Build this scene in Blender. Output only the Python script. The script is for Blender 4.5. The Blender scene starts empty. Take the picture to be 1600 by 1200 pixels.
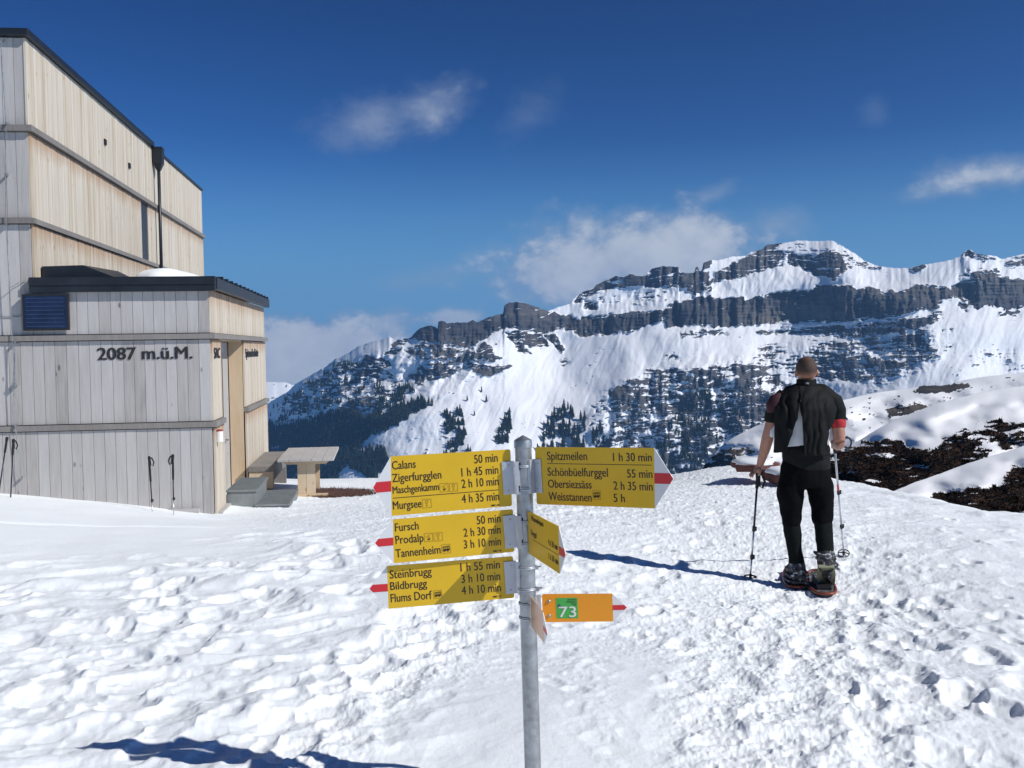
import bpy, bmesh, math, random
import numpy as np
from mathutils import Vector, Matrix

random.seed(7)
R = math.radians
scene = bpy.context.scene
COL = scene.collection

# ------------------------------------------------------------------ camera, sky, sun, exposure
F = 1650.0                      # focal length in pixels of a 1600 px wide frame
CAMZ = 1.65
PITCH = math.atan(60.0 / F)
ROLL = R(0.9)
_f = Vector((0, math.cos(PITCH), -math.sin(PITCH)))
_r0 = Vector((1, 0, 0))
_u0 = Vector((0, math.sin(PITCH), math.cos(PITCH)))
_r = _r0 * math.cos(ROLL) - _u0 * math.sin(ROLL)
_u = _u0 * math.cos(ROLL) + _r0 * math.sin(ROLL)
CAMP = Vector((0, 0, CAMZ))
cam_d = bpy.data.cameras.new("camera")
cam = bpy.data.objects.new("camera", cam_d)
COL.objects.link(cam)
cam.matrix_world = Matrix(((_r.x, _u.x, -_f.x, 0), (_r.y, _u.y, -_f.y, 0), (_r.z, _u.z, -_f.z, CAMZ), (0, 0, 0, 1)))
cam_d.sensor_width = 36.0
cam_d.lens = 36.0 * F / 1600.0
cam_d.clip_start = 0.05
cam_d.clip_end = 60000
scene.camera = cam

SUN_EL = R(39.5)
SUN_H = Vector((0.925, -0.38, 0)).normalized()      # horizontal direction towards the sun
SUN_DIR = Vector((SUN_H.x * math.cos(SUN_EL), SUN_H.y * math.cos(SUN_EL), math.sin(SUN_EL)))
sun_d = bpy.data.lights.new("sun", "SUN")
sun_d.energy = 4.5
sun_d.angle = R(0.53)
sun_d.color = (1.0, 0.975, 0.935)
sun = bpy.data.objects.new("sun", sun_d)
COL.objects.link(sun)
sun.rotation_euler = (-SUN_DIR).to_track_quat('-Z', 'Y').to_euler()

scene.view_settings.view_transform = 'Standard'
scene.view_settings.look = 'None'
scene.view_settings.exposure = 0.0
scene.view_settings.gamma = 1.0
scene.cycles.max_bounces = 8
scene.cycles.volume_bounces = 0
scene.cycles.use_denoising = True

world = bpy.data.worlds.new("World")
scene.world = world
world.use_nodes = True


def build_world():
    nt = world.node_tree
    N, L = nt.nodes, nt.links
    for n in list(N):
        N.remove(n)
    out = N.new('ShaderNodeOutputWorld')
    bg = N.new('ShaderNodeBackground')
    L.new(bg.outputs[0], out.inputs[0])
    sky = N.new('ShaderNodeTexSky')
    sky.sky_type = 'NISHITA'
    sky.sun_disc = False
    sky.sun_elevation = SUN_EL
    sky.sun_rotation = math.atan2(SUN_H.x, SUN_H.y)
    sky.altitude = 2087
    sky.air_density = 1.0
    sky.dust_density = 0.0
    sky.ozone_density = 4.0

    def m(op, a, b=None, c=None):
        n = N.new('ShaderNodeMath')
        n.operation = op
        for i, v in enumerate((a, b, c)):
            if v is None:
                continue
            if isinstance(v, (int, float)):
                n.inputs[i].default_value = v
            else:
                L.new(v, n.inputs[i])
        return n.outputs[0]

    tc = N.new('ShaderNodeTexCoord')
    sp = N.new('ShaderNodeSeparateXYZ')
    L.new(tc.outputs['Generated'], sp.inputs[0])
    yy = m('MAXIMUM', sp.outputs[1], 0.02)
    u = m('DIVIDE', sp.outputs[0], yy)
    v = m('DIVIDE', sp.outputs[2], yy)
    cb = N.new('ShaderNodeCombineXYZ')
    L.new(u, cb.inputs[0])
    L.new(m('MULTIPLY', v, 1.35), cb.inputs[1])

    def noise(scale, det, rough, off, dist=0.0):
        mp = N.new('ShaderNodeMapping')
        L.new(cb.outputs[0], mp.inputs[0])
        mp.inputs[1].default_value = off
        t = N.new('ShaderNodeTexNoise')
        L.new(mp.outputs[0], t.inputs['Vector'])
        t.inputs['Scale'].default_value = scale
        t.inputs['Detail'].default_value = det
        t.inputs['Roughness'].default_value = rough
        t.inputs['Distortion'].default_value = dist
        return m('SUBTRACT', t.outputs[0], 0.5)
    n1 = noise(13, 8, 0.56, (3.1, 1.7, 0.3), 0.25)
    n2 = noise(34, 6, 0.58, (7.7, 2.2, 4.0), 0.3)
    n3 = noise(80, 4, 0.6, (1.7, 5.2, 2.0), 0.4)
    nn = m('ADD', m('MULTIPLY', n3, 0.35), m('ADD', m('MULTIPLY', n1, 1.8), m('MULTIPLY', n2, 0.9)))
    # centre x, centre y, radius x, radius y, tilt (deg), strength, softness, base (0 both sides fade, 1 flat base)
    clouds = [
        (600, 190, 120, 46, 14, 0.46, 0.95), (690, 165, 70, 34, 18, 0.30, 0.95), (835, 182, 55, 40, 40, 0.20, 0.9),
        (975, 405, 200, 74, 8, 0.95, 0.7), (870, 440, 95, 50, 0, 0.8, 0.7), (1000, 430, 180, 60, 0, 0.8, 0.6), (1090, 380, 90, 60, 0, 0.85, 0.6),
        (1112, 308, 55, 18, 25, 0.42, 0.9), (1212, 350, 70, 34, 0, 0.4, 0.9),
        (1550, 274, 105, 34, 6, 0.85, 0.8), (1470, 295, 80, 18, 12, 0.35, 0.9),
        (500, 560, 190, 58, 3, 1.0, 0.45), (400, 560, 200, 60, 0, 1.0, 0.45), (610, 510, 60, 26, 0, 0.7, 0.6),
        (716, 498, 55, 16, 0, 0.8, 0.6), (665, 436, 80, 20, 6, 0.34, 0.8), (1370, 178, 26, 24, 0, 0.13, 0.9)]
    alpha = None
    for cx, cy, rx, ry, tilt, k, soft in clouds:
        cu, cv = (cx - 800) / F, (540 + 0.0157 * (800 - cx) * 1.0 - cy) / F
        du, dv = m('SUBTRACT', u, cu), m('SUBTRACT', v, cv)
        c, s = math.cos(R(tilt)), math.sin(R(tilt))
        a = m('DIVIDE', m('ADD', m('MULTIPLY', du, c), m('MULTIPLY', dv, s)), rx / F)
        b = m('DIVIDE', m('SUBTRACT', m('MULTIPLY', dv, c), m('MULTIPLY', du, s)), ry / F)
        d = m('SQRT', m('ADD', m('MULTIPLY', a, a), m('MULTIPLY', b, b)))
        h = m('ADD', m('SUBTRACT', 1.30, d), nn)
        mr = N.new('ShaderNodeMapRange')
        mr.interpolation_type = 'SMOOTHSTEP'
        L.new(h, mr.inputs[0])
        mr.inputs[1].default_value = 0.0
        mr.inputs[2].default_value = soft * 1.5
        mr.inputs[3].default_value = 0.0
        mr.inputs[4].default_value = k
        inv = m('SUBTRACT', 1.0, mr.outputs[0])
        alpha = inv if alpha is None else m('MULTIPLY', alpha, inv)
    alpha = m('SUBTRACT', 1.0, alpha)
    alpha = m('MULTIPLY', alpha, m('GREATER_THAN', sp.outputs[1], 0.1))
    # cloud body colour: sunlit top to greyer folds (the cloud's own thickness noise)
    cr = N.new('ShaderNodeValToRGB')
    cr.color_ramp.elements[0].position = 0.25
    cr.color_ramp.elements[0].color = (0.30, 0.37, 0.50, 1)
    cr.color_ramp.elements[1].position = 0.85
    cr.color_ramp.elements[1].color = (0.57, 0.62, 0.70, 1)
    L.new(m('ADD', m('MULTIPLY', nn, 0.55), m('MULTIPLY', alpha, 0.72)), cr.inputs[0])
    # sky
    hs = N.new('ShaderNodeHueSaturation')
    hs.inputs['Hue'].default_value = SKY_HUE
    hs.inputs['Saturation'].default_value = SKY_SAT
    L.new(sky.outputs[0], hs.inputs['Color'])
    sc_ = N.new('ShaderNodeVectorMath')
    sc_.operation = 'SCALE'
    L.new(hs.outputs[0], sc_.inputs[0])
    sc_.inputs['Scale'].default_value = SKY_STR
    mx = N.new('ShaderNodeMix')
    mx.data_type = 'RGBA'
    L.new(alpha, mx.inputs['Factor'])
    gm = N.new('ShaderNodeGamma')
    gm.inputs[1].default_value = SKY_GAMMA
    L.new(sc_.outputs[0], gm.inputs[0])
    tn = N.new('ShaderNodeVectorMath')
    tn.operation = 'MULTIPLY'
    L.new(gm.outputs[0], tn.inputs[0])
    tn.inputs[1].default_value = (0.70, 0.98, 1.03)
    # milky blue band low over the horizon
    hz = N.new('ShaderNodeMapRange')
    hz.interpolation_type = 'SMOOTHSTEP'
    L.new(sp.outputs[2], hz.inputs[0])
    hz.inputs[1].default_value = 0.20
    hz.inputs[2].default_value = 0.0
    hm = N.new('ShaderNodeMix')
    hm.data_type = 'RGBA'
    L.new(hz.outputs[0], hm.inputs['Factor'])
    L.new(tn.outputs[0], hm.inputs['A'])
    hm.inputs['B'].default_value = (0.135, 0.325, 0.57, 1)
    L.new(hm.outputs['Result'], mx.inputs['A'])
    L.new(cr.outputs[0], mx.inputs['B'])
    L.new(mx.outputs['Result'], bg.inputs['Color'])
    bg.inputs['Strength'].default_value = 1.0


SKY_STR = 0.105
SKY_HUE = 0.5
SKY_SAT = 1.06
SKY_GAMMA = 1.85
build_world()


# ------------------------------------------------------------------ helpers
def ray(px, py):
    return _f + _r * ((px - 800.0) / F) + _u * ((600.0 - py) / F)


def P(px, py, d):
    """world point on the ray of a photo pixel at horizontal distance d ahead of the camera"""
    v = ray(px, py)
    return CAMP + v * (d / v.y)


def project(p):
    q = Vector(p) - CAMP
    z = q.dot(_f)
    return 800 + F * q.dot(_r) / z, 600 - F * q.dot(_u) / z


ORG = {}


def link(o, parent=None):
    COL.objects.link(o)
    if parent is not None:
        o.parent = parent
    return o


def root(name, label, cat, loc, group=None):
    o = bpy.data.objects.new(name, None)
    o.empty_display_size = 0.2
    COL.objects.link(o)
    o.location = loc
    o['label'] = label
    o['category'] = cat
    if group:
        o['group'] = group
    ORG[o.name] = Vector(loc)
    return o


def tag(o, label, cat, group=None):
    o['label'] = label
    o['category'] = cat
    if group:
        o['group'] = group
    return o


class MB:
    """collects shapes in world coordinates and links them as one mesh object"""

    def __init__(self):
        self.v, self.f, self.t, self.cur, self.mi, self.curm = [], [], [], 0.5, [], 0

    def add(self, vs, fs):
        n = len(self.v)
        self.v += [tuple(p) for p in vs]
        self.t += [self.cur] * len(vs)
        for f in fs:
            self.f.append([i + n for i in f])
            self.mi.append(self.curm)
        return self

    def box(self, c, s, M=None):
        hx, hy, hz = s[0] / 2, s[1] / 2, s[2] / 2
        vs = [Vector((x, y, z)) for x in (-hx, hx) for y in (-hy, hy) for z in (-hz, hz)]
        c = Vector(c)
        vs = [(M @ p if M is not None else p) + c for p in vs]
        return self.add(vs, [(0, 1, 3, 2), (4, 6, 7, 5), (0, 4, 5, 1), (2, 3, 7, 6), (0, 2, 6, 4), (1, 5, 7, 3)])

    def rings(self, rings, cap=True, closed=False):
        n = len(rings[0])
        vs = [p for r in rings for p in r]
        fs = []
        m_ = len(rings)
        for i in range(m_ if closed else m_ - 1):
            a, b = i * n, ((i + 1) % m_) * n
            for k in range(n):
                k2 = (k + 1) % n
                fs.append((a + k, a + k2, b + k2, b + k))
        if cap and not closed:
            fs.append(tuple(reversed(range(n))))
            fs.append(tuple(range((m_ - 1) * n, m_ * n)))
        return self.add(vs, fs)

    def tube(self, pts, rad, n=10, cap=True, flat=None, ref=None, closed=False):
        """round tube; flat = list of depth factors (section squashed along the second axis)"""
        pts = [Vector(p) for p in pts]
        k = len(pts)
        if isinstance(rad, (int, float)):
            rad = [rad] * k
        rs = []
        prev = Vector(ref) if ref is not None else None
        for i in range(k):
            if closed:
                t = pts[(i + 1) % k] - pts[i - 1]
            else:
                t = pts[min(i + 1, k - 1)] - pts[max(i - 1, 0)]
            t.normalize()
            if prev is None:
                a = Vector((1, 0, 0)) if abs(t.x) < 0.8 else Vector((0, 0, 1))
            else:
                a = prev
            a = (a - t * a.dot(t))
            if a.length < 1e-5:
                a = t.orthogonal()
            a.normalize()
            if ref is None:
                prev = a
            b = t.cross(a)
            fl = 1.0 if flat is None else (flat[i] if isinstance(flat, (list, tuple)) else flat)
            rs.append([pts[i] + a * (math.cos(2 * math.pi * j / n) * rad[i]) + b * (math.sin(2 * math.pi * j / n) * rad[i] * fl) for j in range(n)])
        return self.rings(rs, cap, closed)

    def ball(self, c, r, n=12, m_=8, M=None):
        c = Vector(c)
        if isinstance(r, (int, float)):
            r = (r, r, r)
        vs = [(0, 0, -1)]
        for i in range(1, m_):
            th = math.pi * i / m_ - math.pi / 2
            for j in range(n):
                ph = 2 * math.pi * j / n
                vs.append((math.cos(th) * math.cos(ph), math.cos(th) * math.sin(ph), math.sin(th)))
        vs.append((0, 0, 1))
        out = []
        for p in vs:
            q = Vector((p[0] * r[0], p[1] * r[1], p[2] * r[2]))
            out.append((M @ q if M is not None else q) + c)
        fs = []
        for j in range(n):
            fs.append((0, 1 + (j + 1) % n, 1 + j))
        for i in range(m_ - 2):
            a, b = 1 + i * n, 1 + (i + 1) * n
            for j in range(n):
                fs.append((a + j, a + (j + 1) % n, b + (j + 1) % n, b + j))
        top = len(vs) - 1
        a = 1 + (m_ - 2) * n
        for j in range(n):
            fs.append((a + j, a + (j + 1) % n, top))
        return self.add(out, fs)

    def prism(self, poly, depth, O, X, Y, Z):
        """polygon (2-D) in plane O+X*a+Y*b, extruded from Z*-depth/2 to Z*depth/2"""
        O, X, Y, Z = Vector(O), Vector(X), Vector(Y), Vector(Z)
        n = len(poly)
        a = [O + X * p[0] + Y * p[1] + Z * (depth / 2) for p in poly]
        b = [O + X * p[0] + Y * p[1] - Z * (depth / 2) for p in poly]
        fs = [tuple(range(n)), tuple(reversed(range(n, 2 * n)))]
        for i in range(n):
            j = (i + 1) % n
            fs.append((i, i + n, j + n, j))
        return self.add(a + b, fs)

    def build(self, name, mat, parent=None, smooth=False, bevel=0.0, tint=False, angle=None):
        o0 = ORG.get(parent.name, Vector((0, 0, 0))) if parent is not None else Vector((0, 0, 0))
        me = bpy.data.meshes.new(name)
        me.from_pydata([(p[0] - o0.x, p[1] - o0.y, p[2] - o0.z) for p in self.v], [], self.f)
        mats = mat if isinstance(mat, (list, tuple)) else [mat]
        for m_ in mats:
            me.materials.append(m_)
        if len(mats) > 1:
            me.polygons.foreach_set('material_index', self.mi)
        if tint:
            at = me.attributes.new('tint', 'FLOAT', 'POINT')
            at.data.foreach_set('value', self.t)
        bm = bmesh.new()
        bm.from_mesh(me)
        bmesh.ops.recalc_face_normals(bm, faces=bm.faces)
        bm.to_mesh(me)
        bm.free()
        if smooth:
            me.polygons.foreach_set('use_smooth', [True] * len(me.polygons))
            if angle:
                me.set_sharp_from_angle(angle=R(angle))
        me.update()
        o = bpy.data.objects.new(name, me)
        link(o, parent)
        ORG[o.name] = o0
        if bevel:
            b = o.modifiers.new('bevel', 'BEVEL')
            b.width = bevel
            b.segments = 2
            b.limit_method = 'ANGLE'
        return o


def text_mesh(lines, name, mat, parent, O, X, Y, Z, depth=0.0006):
    """lines: (string, x, y, size, xscale, align) in the plane's own metres; all letters of one panel become one mesh"""
    mb = MB()
    O, X, Y, Z = Vector(O), Vector(X), Vector(Y), Vector(Z)
    for (s, x, y, size, xs, al, bold) in lines:
        cu = bpy.data.curves.new('letters', 'FONT')
        cu.body = s
        cu.size = size
        cu.extrude = depth
        cu.offset = bold
        cu.resolution_u = 3
        cu.align_x = al
        o = bpy.data.objects.new('letters', cu)
        COL.objects.link(o)
        bpy.context.view_layer.update()
        me = bpy.data.meshes.new_from_object(o.evaluated_get(bpy.context.evaluated_depsgraph_get()))
        vs = [O + X * (x + p.co.x * xs) + Y * (y + p.co.y) + Z * p.co.z for p in me.vertices]
        mb.add(vs, [tuple(f.vertices) for f in me.polygons])
        bpy.data.objects.remove(o)
        bpy.data.meshes.remove(me)
        bpy.data.curves.remove(cu)
    return mb.build(name, mat, parent)


# ------------------------------------------------------------------ numpy noise
_rng = np.random.default_rng(11)
_perm = np.concatenate([_rng.permutation(512)] * 3)
_ga = _rng.uniform(0, 2 * np.pi, 512)
_gx, _gy = np.cos(_ga), np.sin(_ga)


def perlin(x, y, seed=0):
    x = np.asarray(x, float) + seed * 17.31
    y = np.asarray(y, float) + seed * 9.77
    xi, yi = np.floor(x).astype(int), np.floor(y).astype(int)
    xf, yf = x - xi, y - yi
    xi &= 511
    yi &= 511

    def g(ix, iy, dx, dy):
        h = _perm[_perm[ix] + iy]
        return _gx[h] * dx + _gy[h] * dy
    a = g(xi, yi, xf, yf)
    b = g((xi + 1) & 511, yi, xf - 1, yf)
    c = g(xi, (yi + 1) & 511, xf, yf - 1)
    d = g((xi + 1) & 511, (yi + 1) & 511, xf - 1, yf - 1)
    u_ = xf * xf * xf * (xf * (xf * 6 - 15) + 10)
    v_ = yf * yf * yf * (yf * (yf * 6 - 15) + 10)
    return 1.5 * ((a + (b - a) * u_) * (1 - v_) + (c + (d - c) * u_) * v_)


def fbm(x, y, octv=4, seed=0, gain=0.5, lac=2.03):
    s, amp, tot = 0.0, 1.0, 0.0
    for i in range(octv):
        s = s + amp * perlin(x, y, seed + i * 3)
        tot += amp
        amp *= gain
        x = x * lac
        y = y * lac
    return s / tot


def ridged(x, y, octv=4, seed=0):
    s, amp, tot = 0.0, 1.0, 0.0
    for i in range(octv):
        s = s + amp * (1 - 2 * np.abs(perlin(x, y, seed + i * 3)))
        tot += amp
        amp *= 0.5
        x = x * 2.03
        y = y * 2.03
    return s / tot


def sstep(a, b, x):
    t = np.clip((x - a) / (b - a), 0, 1)
    return t * t * (3 - 2 * t)


def poly_sd(px, py, poly):
    """signed distance (positive inside) of points to a polygon, in pixels"""
    inside = np.zeros(px.shape, bool)
    dmin = np.full(px.shape, 1e9)
    n = len(poly)
    for i in range(n):
        x0, y0 = poly[i]
        x1, y1 = poly[(i + 1) % n]
        c = ((y0 > py) != (y1 > py))
        with np.errstate(divide='ignore', invalid='ignore'):
            xc = (x1 - x0) * (py - y0) / (y1 - y0 + 1e-12) + x0
        inside ^= c & (px < xc)
        ex, ey = x1 - x0, y1 - y0
        t = np.clip(((px - x0) * ex + (py - y0) * ey) / (ex * ex + ey * ey + 1e-9), 0, 1)
        dmin = np.minimum(dmin, np.hypot(px - x0 - t * ex, py - y0 - t * ey))
    return np.where(inside, dmin, -dmin)


def ray_np(px, py):
    a = (px - 800.0) / F
    b = (600.0 - py) / F
    x = _f.x + _r.x * a + _u.x * b
    y = _f.y + _r.y * a + _u.y * b
    z = _f.z + _r.z * a + _u.z * b
    h = np.hypot(x, y)
    return x / h, y / h, z / h      # horizontal unit direction and tan(elevation)


def grid_mesh(name, X, Y, Z, mat, attrs=None, smooth=True):
    nr, nc = X.shape
    me = bpy.data.meshes.new(name)
    co = np.stack([X, Y, Z], -1).reshape(-1, 3).astype(np.float32)
    idx = np.arange(nr * nc).reshape(nr, nc)
    q = np.stack([idx[:-1, :-1], idx[:-1, 1:], idx[1:, 1:], idx[1:, :-1]], -1).reshape(-1, 4)
    nf = len(q)
    me.vertices.add(len(co))
    me.vertices.foreach_set('co', co.ravel())
    me.loops.add(nf * 4)
    me.loops.foreach_set('vertex_index', q.ravel().astype(np.int32))
    me.polygons.add(nf)
    me.polygons.foreach_set('loop_start', (np.arange(nf) * 4).astype(np.int32))
    me.polygons.foreach_set('use_smooth', np.full(nf, smooth))
    me.update(calc_edges=True)
    for k, a in (attrs or {}).items():
        at = me.attributes.new(k, 'FLOAT', 'POINT')
        at.data.foreach_set('value', a.reshape(-1).astype(np.float32))
    me.materials.append(mat)
    o = bpy.data.objects.new(name, me)
    COL.objects.link(o)
    return o


# ------------------------------------------------------------------ materials
def new_mat(name):
    m_ = bpy.data.materials.new(name)
    m_.use_nodes = True
    nt = m_.node_tree
    bs = nt.nodes['Principled BSDF']
    return m_, nt, bs


def nd(nt, typ, **kw):
    n = nt.nodes.new(typ)
    for k, v in kw.items():
        if k.startswith('i_'):
            n.inputs[k[2:]].default_value = v
        else:
            setattr(n, k, v)
    return n


def simple(name, col, rough=0.6, metal=0.0, var=0.12, scale=40.0, bump=0.0, bscale=200.0, spec=0.5, sheen=0.0):
    """plain surface with slight procedural unevenness in tone, gloss and relief"""
    m_, nt, bs = new_mat(name)
    tc = nd(nt, 'ShaderNodeTexCoord')
    no = nd(nt, 'ShaderNodeTexNoise', i_Scale=scale, i_Detail=5.0, i_Roughness=0.6)
    nt.links.new(tc.outputs['Object'], no.inputs['Vector'])
    cr = nd(nt, 'ShaderNodeValToRGB')
    cr.color_ramp.elements[0].position = 0.3
    cr.color_ramp.elements[1].position = 0.7
    cr.color_ramp.elements[0].color = (*[c * (1 - var) for c in col], 1)
    cr.color_ramp.elements[1].color = (*[min(1, c * (1 + var)) for c in col], 1)
    nt.links.new(no.outputs[0], cr.inputs[0])
    nt.links.new(cr.outputs[0], bs.inputs['Base Color'])
    mr = nd(nt, 'ShaderNodeMapRange', i_3=max(0.02, rough - 0.08), i_4=min(1, rough + 0.08)) if False else nd(nt, 'ShaderNodeMapRange')
    mr.inputs[3].default_value = max(0.02, rough - 0.08)
    mr.inputs[4].default_value = min(1, rough + 0.08)
    nt.links.new(no.outputs[0], mr.inputs[0])
    nt.links.new(mr.outputs[0], bs.inputs['Roughness'])
    bs.inputs['Metallic'].default_value = metal
    bs.inputs['Specular IOR Level'].default_value = spec
    if sheen:
        bs.inputs['Sheen Weight'].default_value = sheen
    if bump:
        n2 = nd(nt, 'ShaderNodeTexNoise', i_Scale=bscale, i_Detail=4.0)
        nt.links.new(tc.outputs['Object'], n2.inputs['Vector'])
        b = nd(nt, 'ShaderNodeBump', i_Strength=bump, i_Distance=0.01)
        nt.links.new(n2.outputs[0], b.inputs['Height'])
        nt.links.new(b.outputs[0], bs.inputs['Normal'])
    return m_


def snow_mat():
    m_, nt, bs = new_mat('snow')
    L = nt.links
    tc = nd(nt, 'ShaderNodeTexCoord')
    n1 = nd(nt, 'ShaderNodeTexNoise', i_Scale=1.2, i_Detail=4.0)
    L.new(tc.outputs['Object'], n1.inputs['Vector'])
    cr = nd(nt, 'ShaderNodeValToRGB')
    cr.color_ramp.elements[0].color = (0.83, 0.872, 0.895, 1)
    cr.color_ramp.elements[1].color = (0.90, 0.93, 0.945, 1)
    L.new(n1.outputs[0], cr.inputs[0])
    L.new(cr.outputs[0], bs.inputs['Base Color'])
    bs.inputs['Roughness'].default_value = 0.55
    bs.inputs['Specular IOR Level'].default_value = 0.25
    n2 = nd(nt, 'ShaderNodeTexNoise', i_Scale=26.0, i_Detail=7.0, i_Roughness=0.62)
    n3 = nd(nt, 'ShaderNodeTexNoise', i_Scale=260.0, i_Detail=3.0, i_Roughness=0.7)
    L.new(tc.outputs['Object'], n2.inputs['Vector'])
    L.new(tc.outputs['Object'], n3.inputs['Vector'])
    b1 = nd(nt, 'ShaderNodeBump', i_Strength=0.2, i_Distance=0.03)
    b2 = nd(nt, 'ShaderNodeBump', i_Strength=0.3, i_Distance=0.004)
    L.new(n2.outputs[0], b1.inputs['Height'])
    L.new(n3.outputs[0], b2.inputs['Height'])
    L.new(b1.outputs[0], b2.inputs['Normal'])
    L.new(b2.outputs[0], bs.inputs['Normal'])
    return m_


def terrain_mat(name, rock_a, rock_b, rock_c, scale, zstretch=3.0, snow=(0.84, 0.855, 0.88), bump_d=3.0):
    """snow over bare rock; the vertex attribute 'rock' says where the rock shows"""
    m_, nt, bs = new_mat(name)
    L = nt.links
    tc = nd(nt, 'ShaderNodeTexCoord')
    at = nd(nt, 'ShaderNodeAttribute', attribute_name='rock')
    mp = nd(nt, 'ShaderNodeMapping')
    mp.inputs['Scale'].default_value = (1, 1, zstretch)
    L.new(tc.outputs['Object'], mp.inputs[0])
    n1 = nd(nt, 'ShaderNodeTexNoise', i_Scale=scale, i_Detail=8.0, i_Roughness=0.65)
    L.new(mp.outputs[0], n1.inputs['Vector'])
    n2 = nd(nt, 'ShaderNodeTexNoise', i_Scale=scale * 0.16, i_Detail=5.0)
    L.new(mp.outputs[0], n2.inputs['Vector'])
    cr = nd(nt, 'ShaderNodeValToRGB')
    e = cr.color_ramp.elements
    e[0].position, e[0].color = 0.40, (*rock_a, 1)
    e[1].position, e[1].color = 0.64, (*rock_c, 1)
    x = e.new(0.5)
    x.color = (*rock_b, 1)
    ad = nd(nt, 'ShaderNodeMath', operation='MULTIPLY_ADD')
    L.new(n2.outputs[0], ad.inputs[0])
    ad.inputs[1].default_value = 0.6
    ml = nd(nt, 'ShaderNodeMath', operation='MULTIPLY')
    L.new(n1.outputs[0], ml.inputs[0])
    ml.inputs[1].default_value = 0.42
    L.new(ml.outputs[0], ad.inputs[2])
    L.new(ad.outputs[0], cr.inputs[0])
    # rock mask, roughened by fine noise
    a2 = nd(nt, 'ShaderNodeMath', operation='MULTIPLY_ADD')
    L.new(n1.outputs[0], a2.inputs[0])
    a2.inputs[1].default_value = 0.9
    sb = nd(nt, 'ShaderNodeMath', operation='SUBTRACT')
    L.new(at.outputs['Fac'], sb.inputs[0])
    sb.inputs[1].default_value = 0.45
    L.new(sb.outputs[0], a2.inputs[2])
    mr = nd(nt, 'ShaderNodeMapRange')
    L.new(a2.outputs[0], mr.inputs[0])
    mr.inputs[1].default_value = 0.44
    mr.inputs[2].default_value = 0.58
    mx = nd(nt, 'ShaderNodeMix', data_type='RGBA')
    L.new(mr.outputs[0], mx.inputs['Factor'])
    mx.inputs['A'].default_value = (*snow, 1)
    L.new(cr.outputs[0], mx.inputs['B'])
    L.new(mx.outputs['Result'], bs.inputs['Base Color'])
    bs.inputs['Roughness'].default_value = 0.8
    bs.inputs['Specular IOR Level'].default_value = 0.15
    b = nd(nt, 'ShaderNodeBump', i_Strength=0.6, i_Distance=bump_d)
    mb_ = nd(nt, 'ShaderNodeMath', operation='MULTIPLY')
    L.new(n1.outputs[0], mb_.inputs[0])
    am = nd(nt, 'ShaderNodeMath', operation='MULTIPLY_ADD')
    L.new(mr.outputs[0], am.inputs[0])
    am.inputs[1].default_value = 0.93
    am.inputs[2].default_value = 0.07
    L.new(am.outputs[0], mb_.inputs[1])
    L.new(mb_.outputs[0], b.inputs['Height'])
    L.new(b.outputs[0], bs.inputs['Normal'])
    return m_


M_SNOW = snow_mat()
M_MOUNT = terrain_mat('mountain_rock_and_snow', (0.040, 0.043, 0.052), (0.072, 0.074, 0.082), (0.125, 0.115, 0.105), 0.035)
M_HILL = terrain_mat('shade_darkened_heath_and_snow', (0.004, 0.0035, 0.003), (0.013, 0.010, 0.007), (0.060, 0.034, 0.020), 1.3, 2.2, bump_d=0.25)  # heath and rock tones darkened to stand in for shade on the banks
# ------------------------------------------------------------------ far mountain (real distances: 1.7 to 3 km)
SKYLINE = [(-100, 760), (250, 700), (350, 665), (415, 632), (432, 622), (450, 612), (460, 601), (482, 588), (510, 572), (525, 560), (540, 554), (560, 541),
           (580, 534), (597, 530), (609, 526), (612, 528), (641, 528), (652, 516), (662, 510), (675, 509), (684, 513), (685, 502), (691, 501),
           (699, 505), (715, 504), (730, 504), (739, 500), (746, 504), (760, 497), (775, 492), (786, 490), (788, 477), (795, 473), (810, 472),
           (825, 475), (837, 479), (852, 484), (857, 486), (872, 480), (890, 475), (895, 467), (910, 457), (925, 450), (935, 443), (950, 437),
           (962, 431), (975, 433), (985, 427), (994, 431), (1005, 431), (1012, 425), (1019, 420), (1035, 416), (1060, 417), (1062, 425),
           (1077, 427), (1085, 426), (1087, 417), (1091, 417), (1093, 425), (1097, 421), (1099, 411), (1107, 407), (1120, 407), (1130, 405),
           (1142, 401), (1165, 400), (1172, 394), (1190, 390), (1200, 382), (1222, 380), (1245, 376), (1275, 377), (1300, 376), (1310, 381),
           (1325, 390), (1337, 397), (1350, 407), (1372, 416), (1395, 419), (1420, 419), (1440, 414), (1462, 411), (1487, 406), (1502, 399),
           (1507, 392), (1515, 390), (1525, 396), (1542, 399), (1556, 400), (1565, 405), (1585, 400), (1600, 397), (1660, 380), (1760, 420)]

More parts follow.
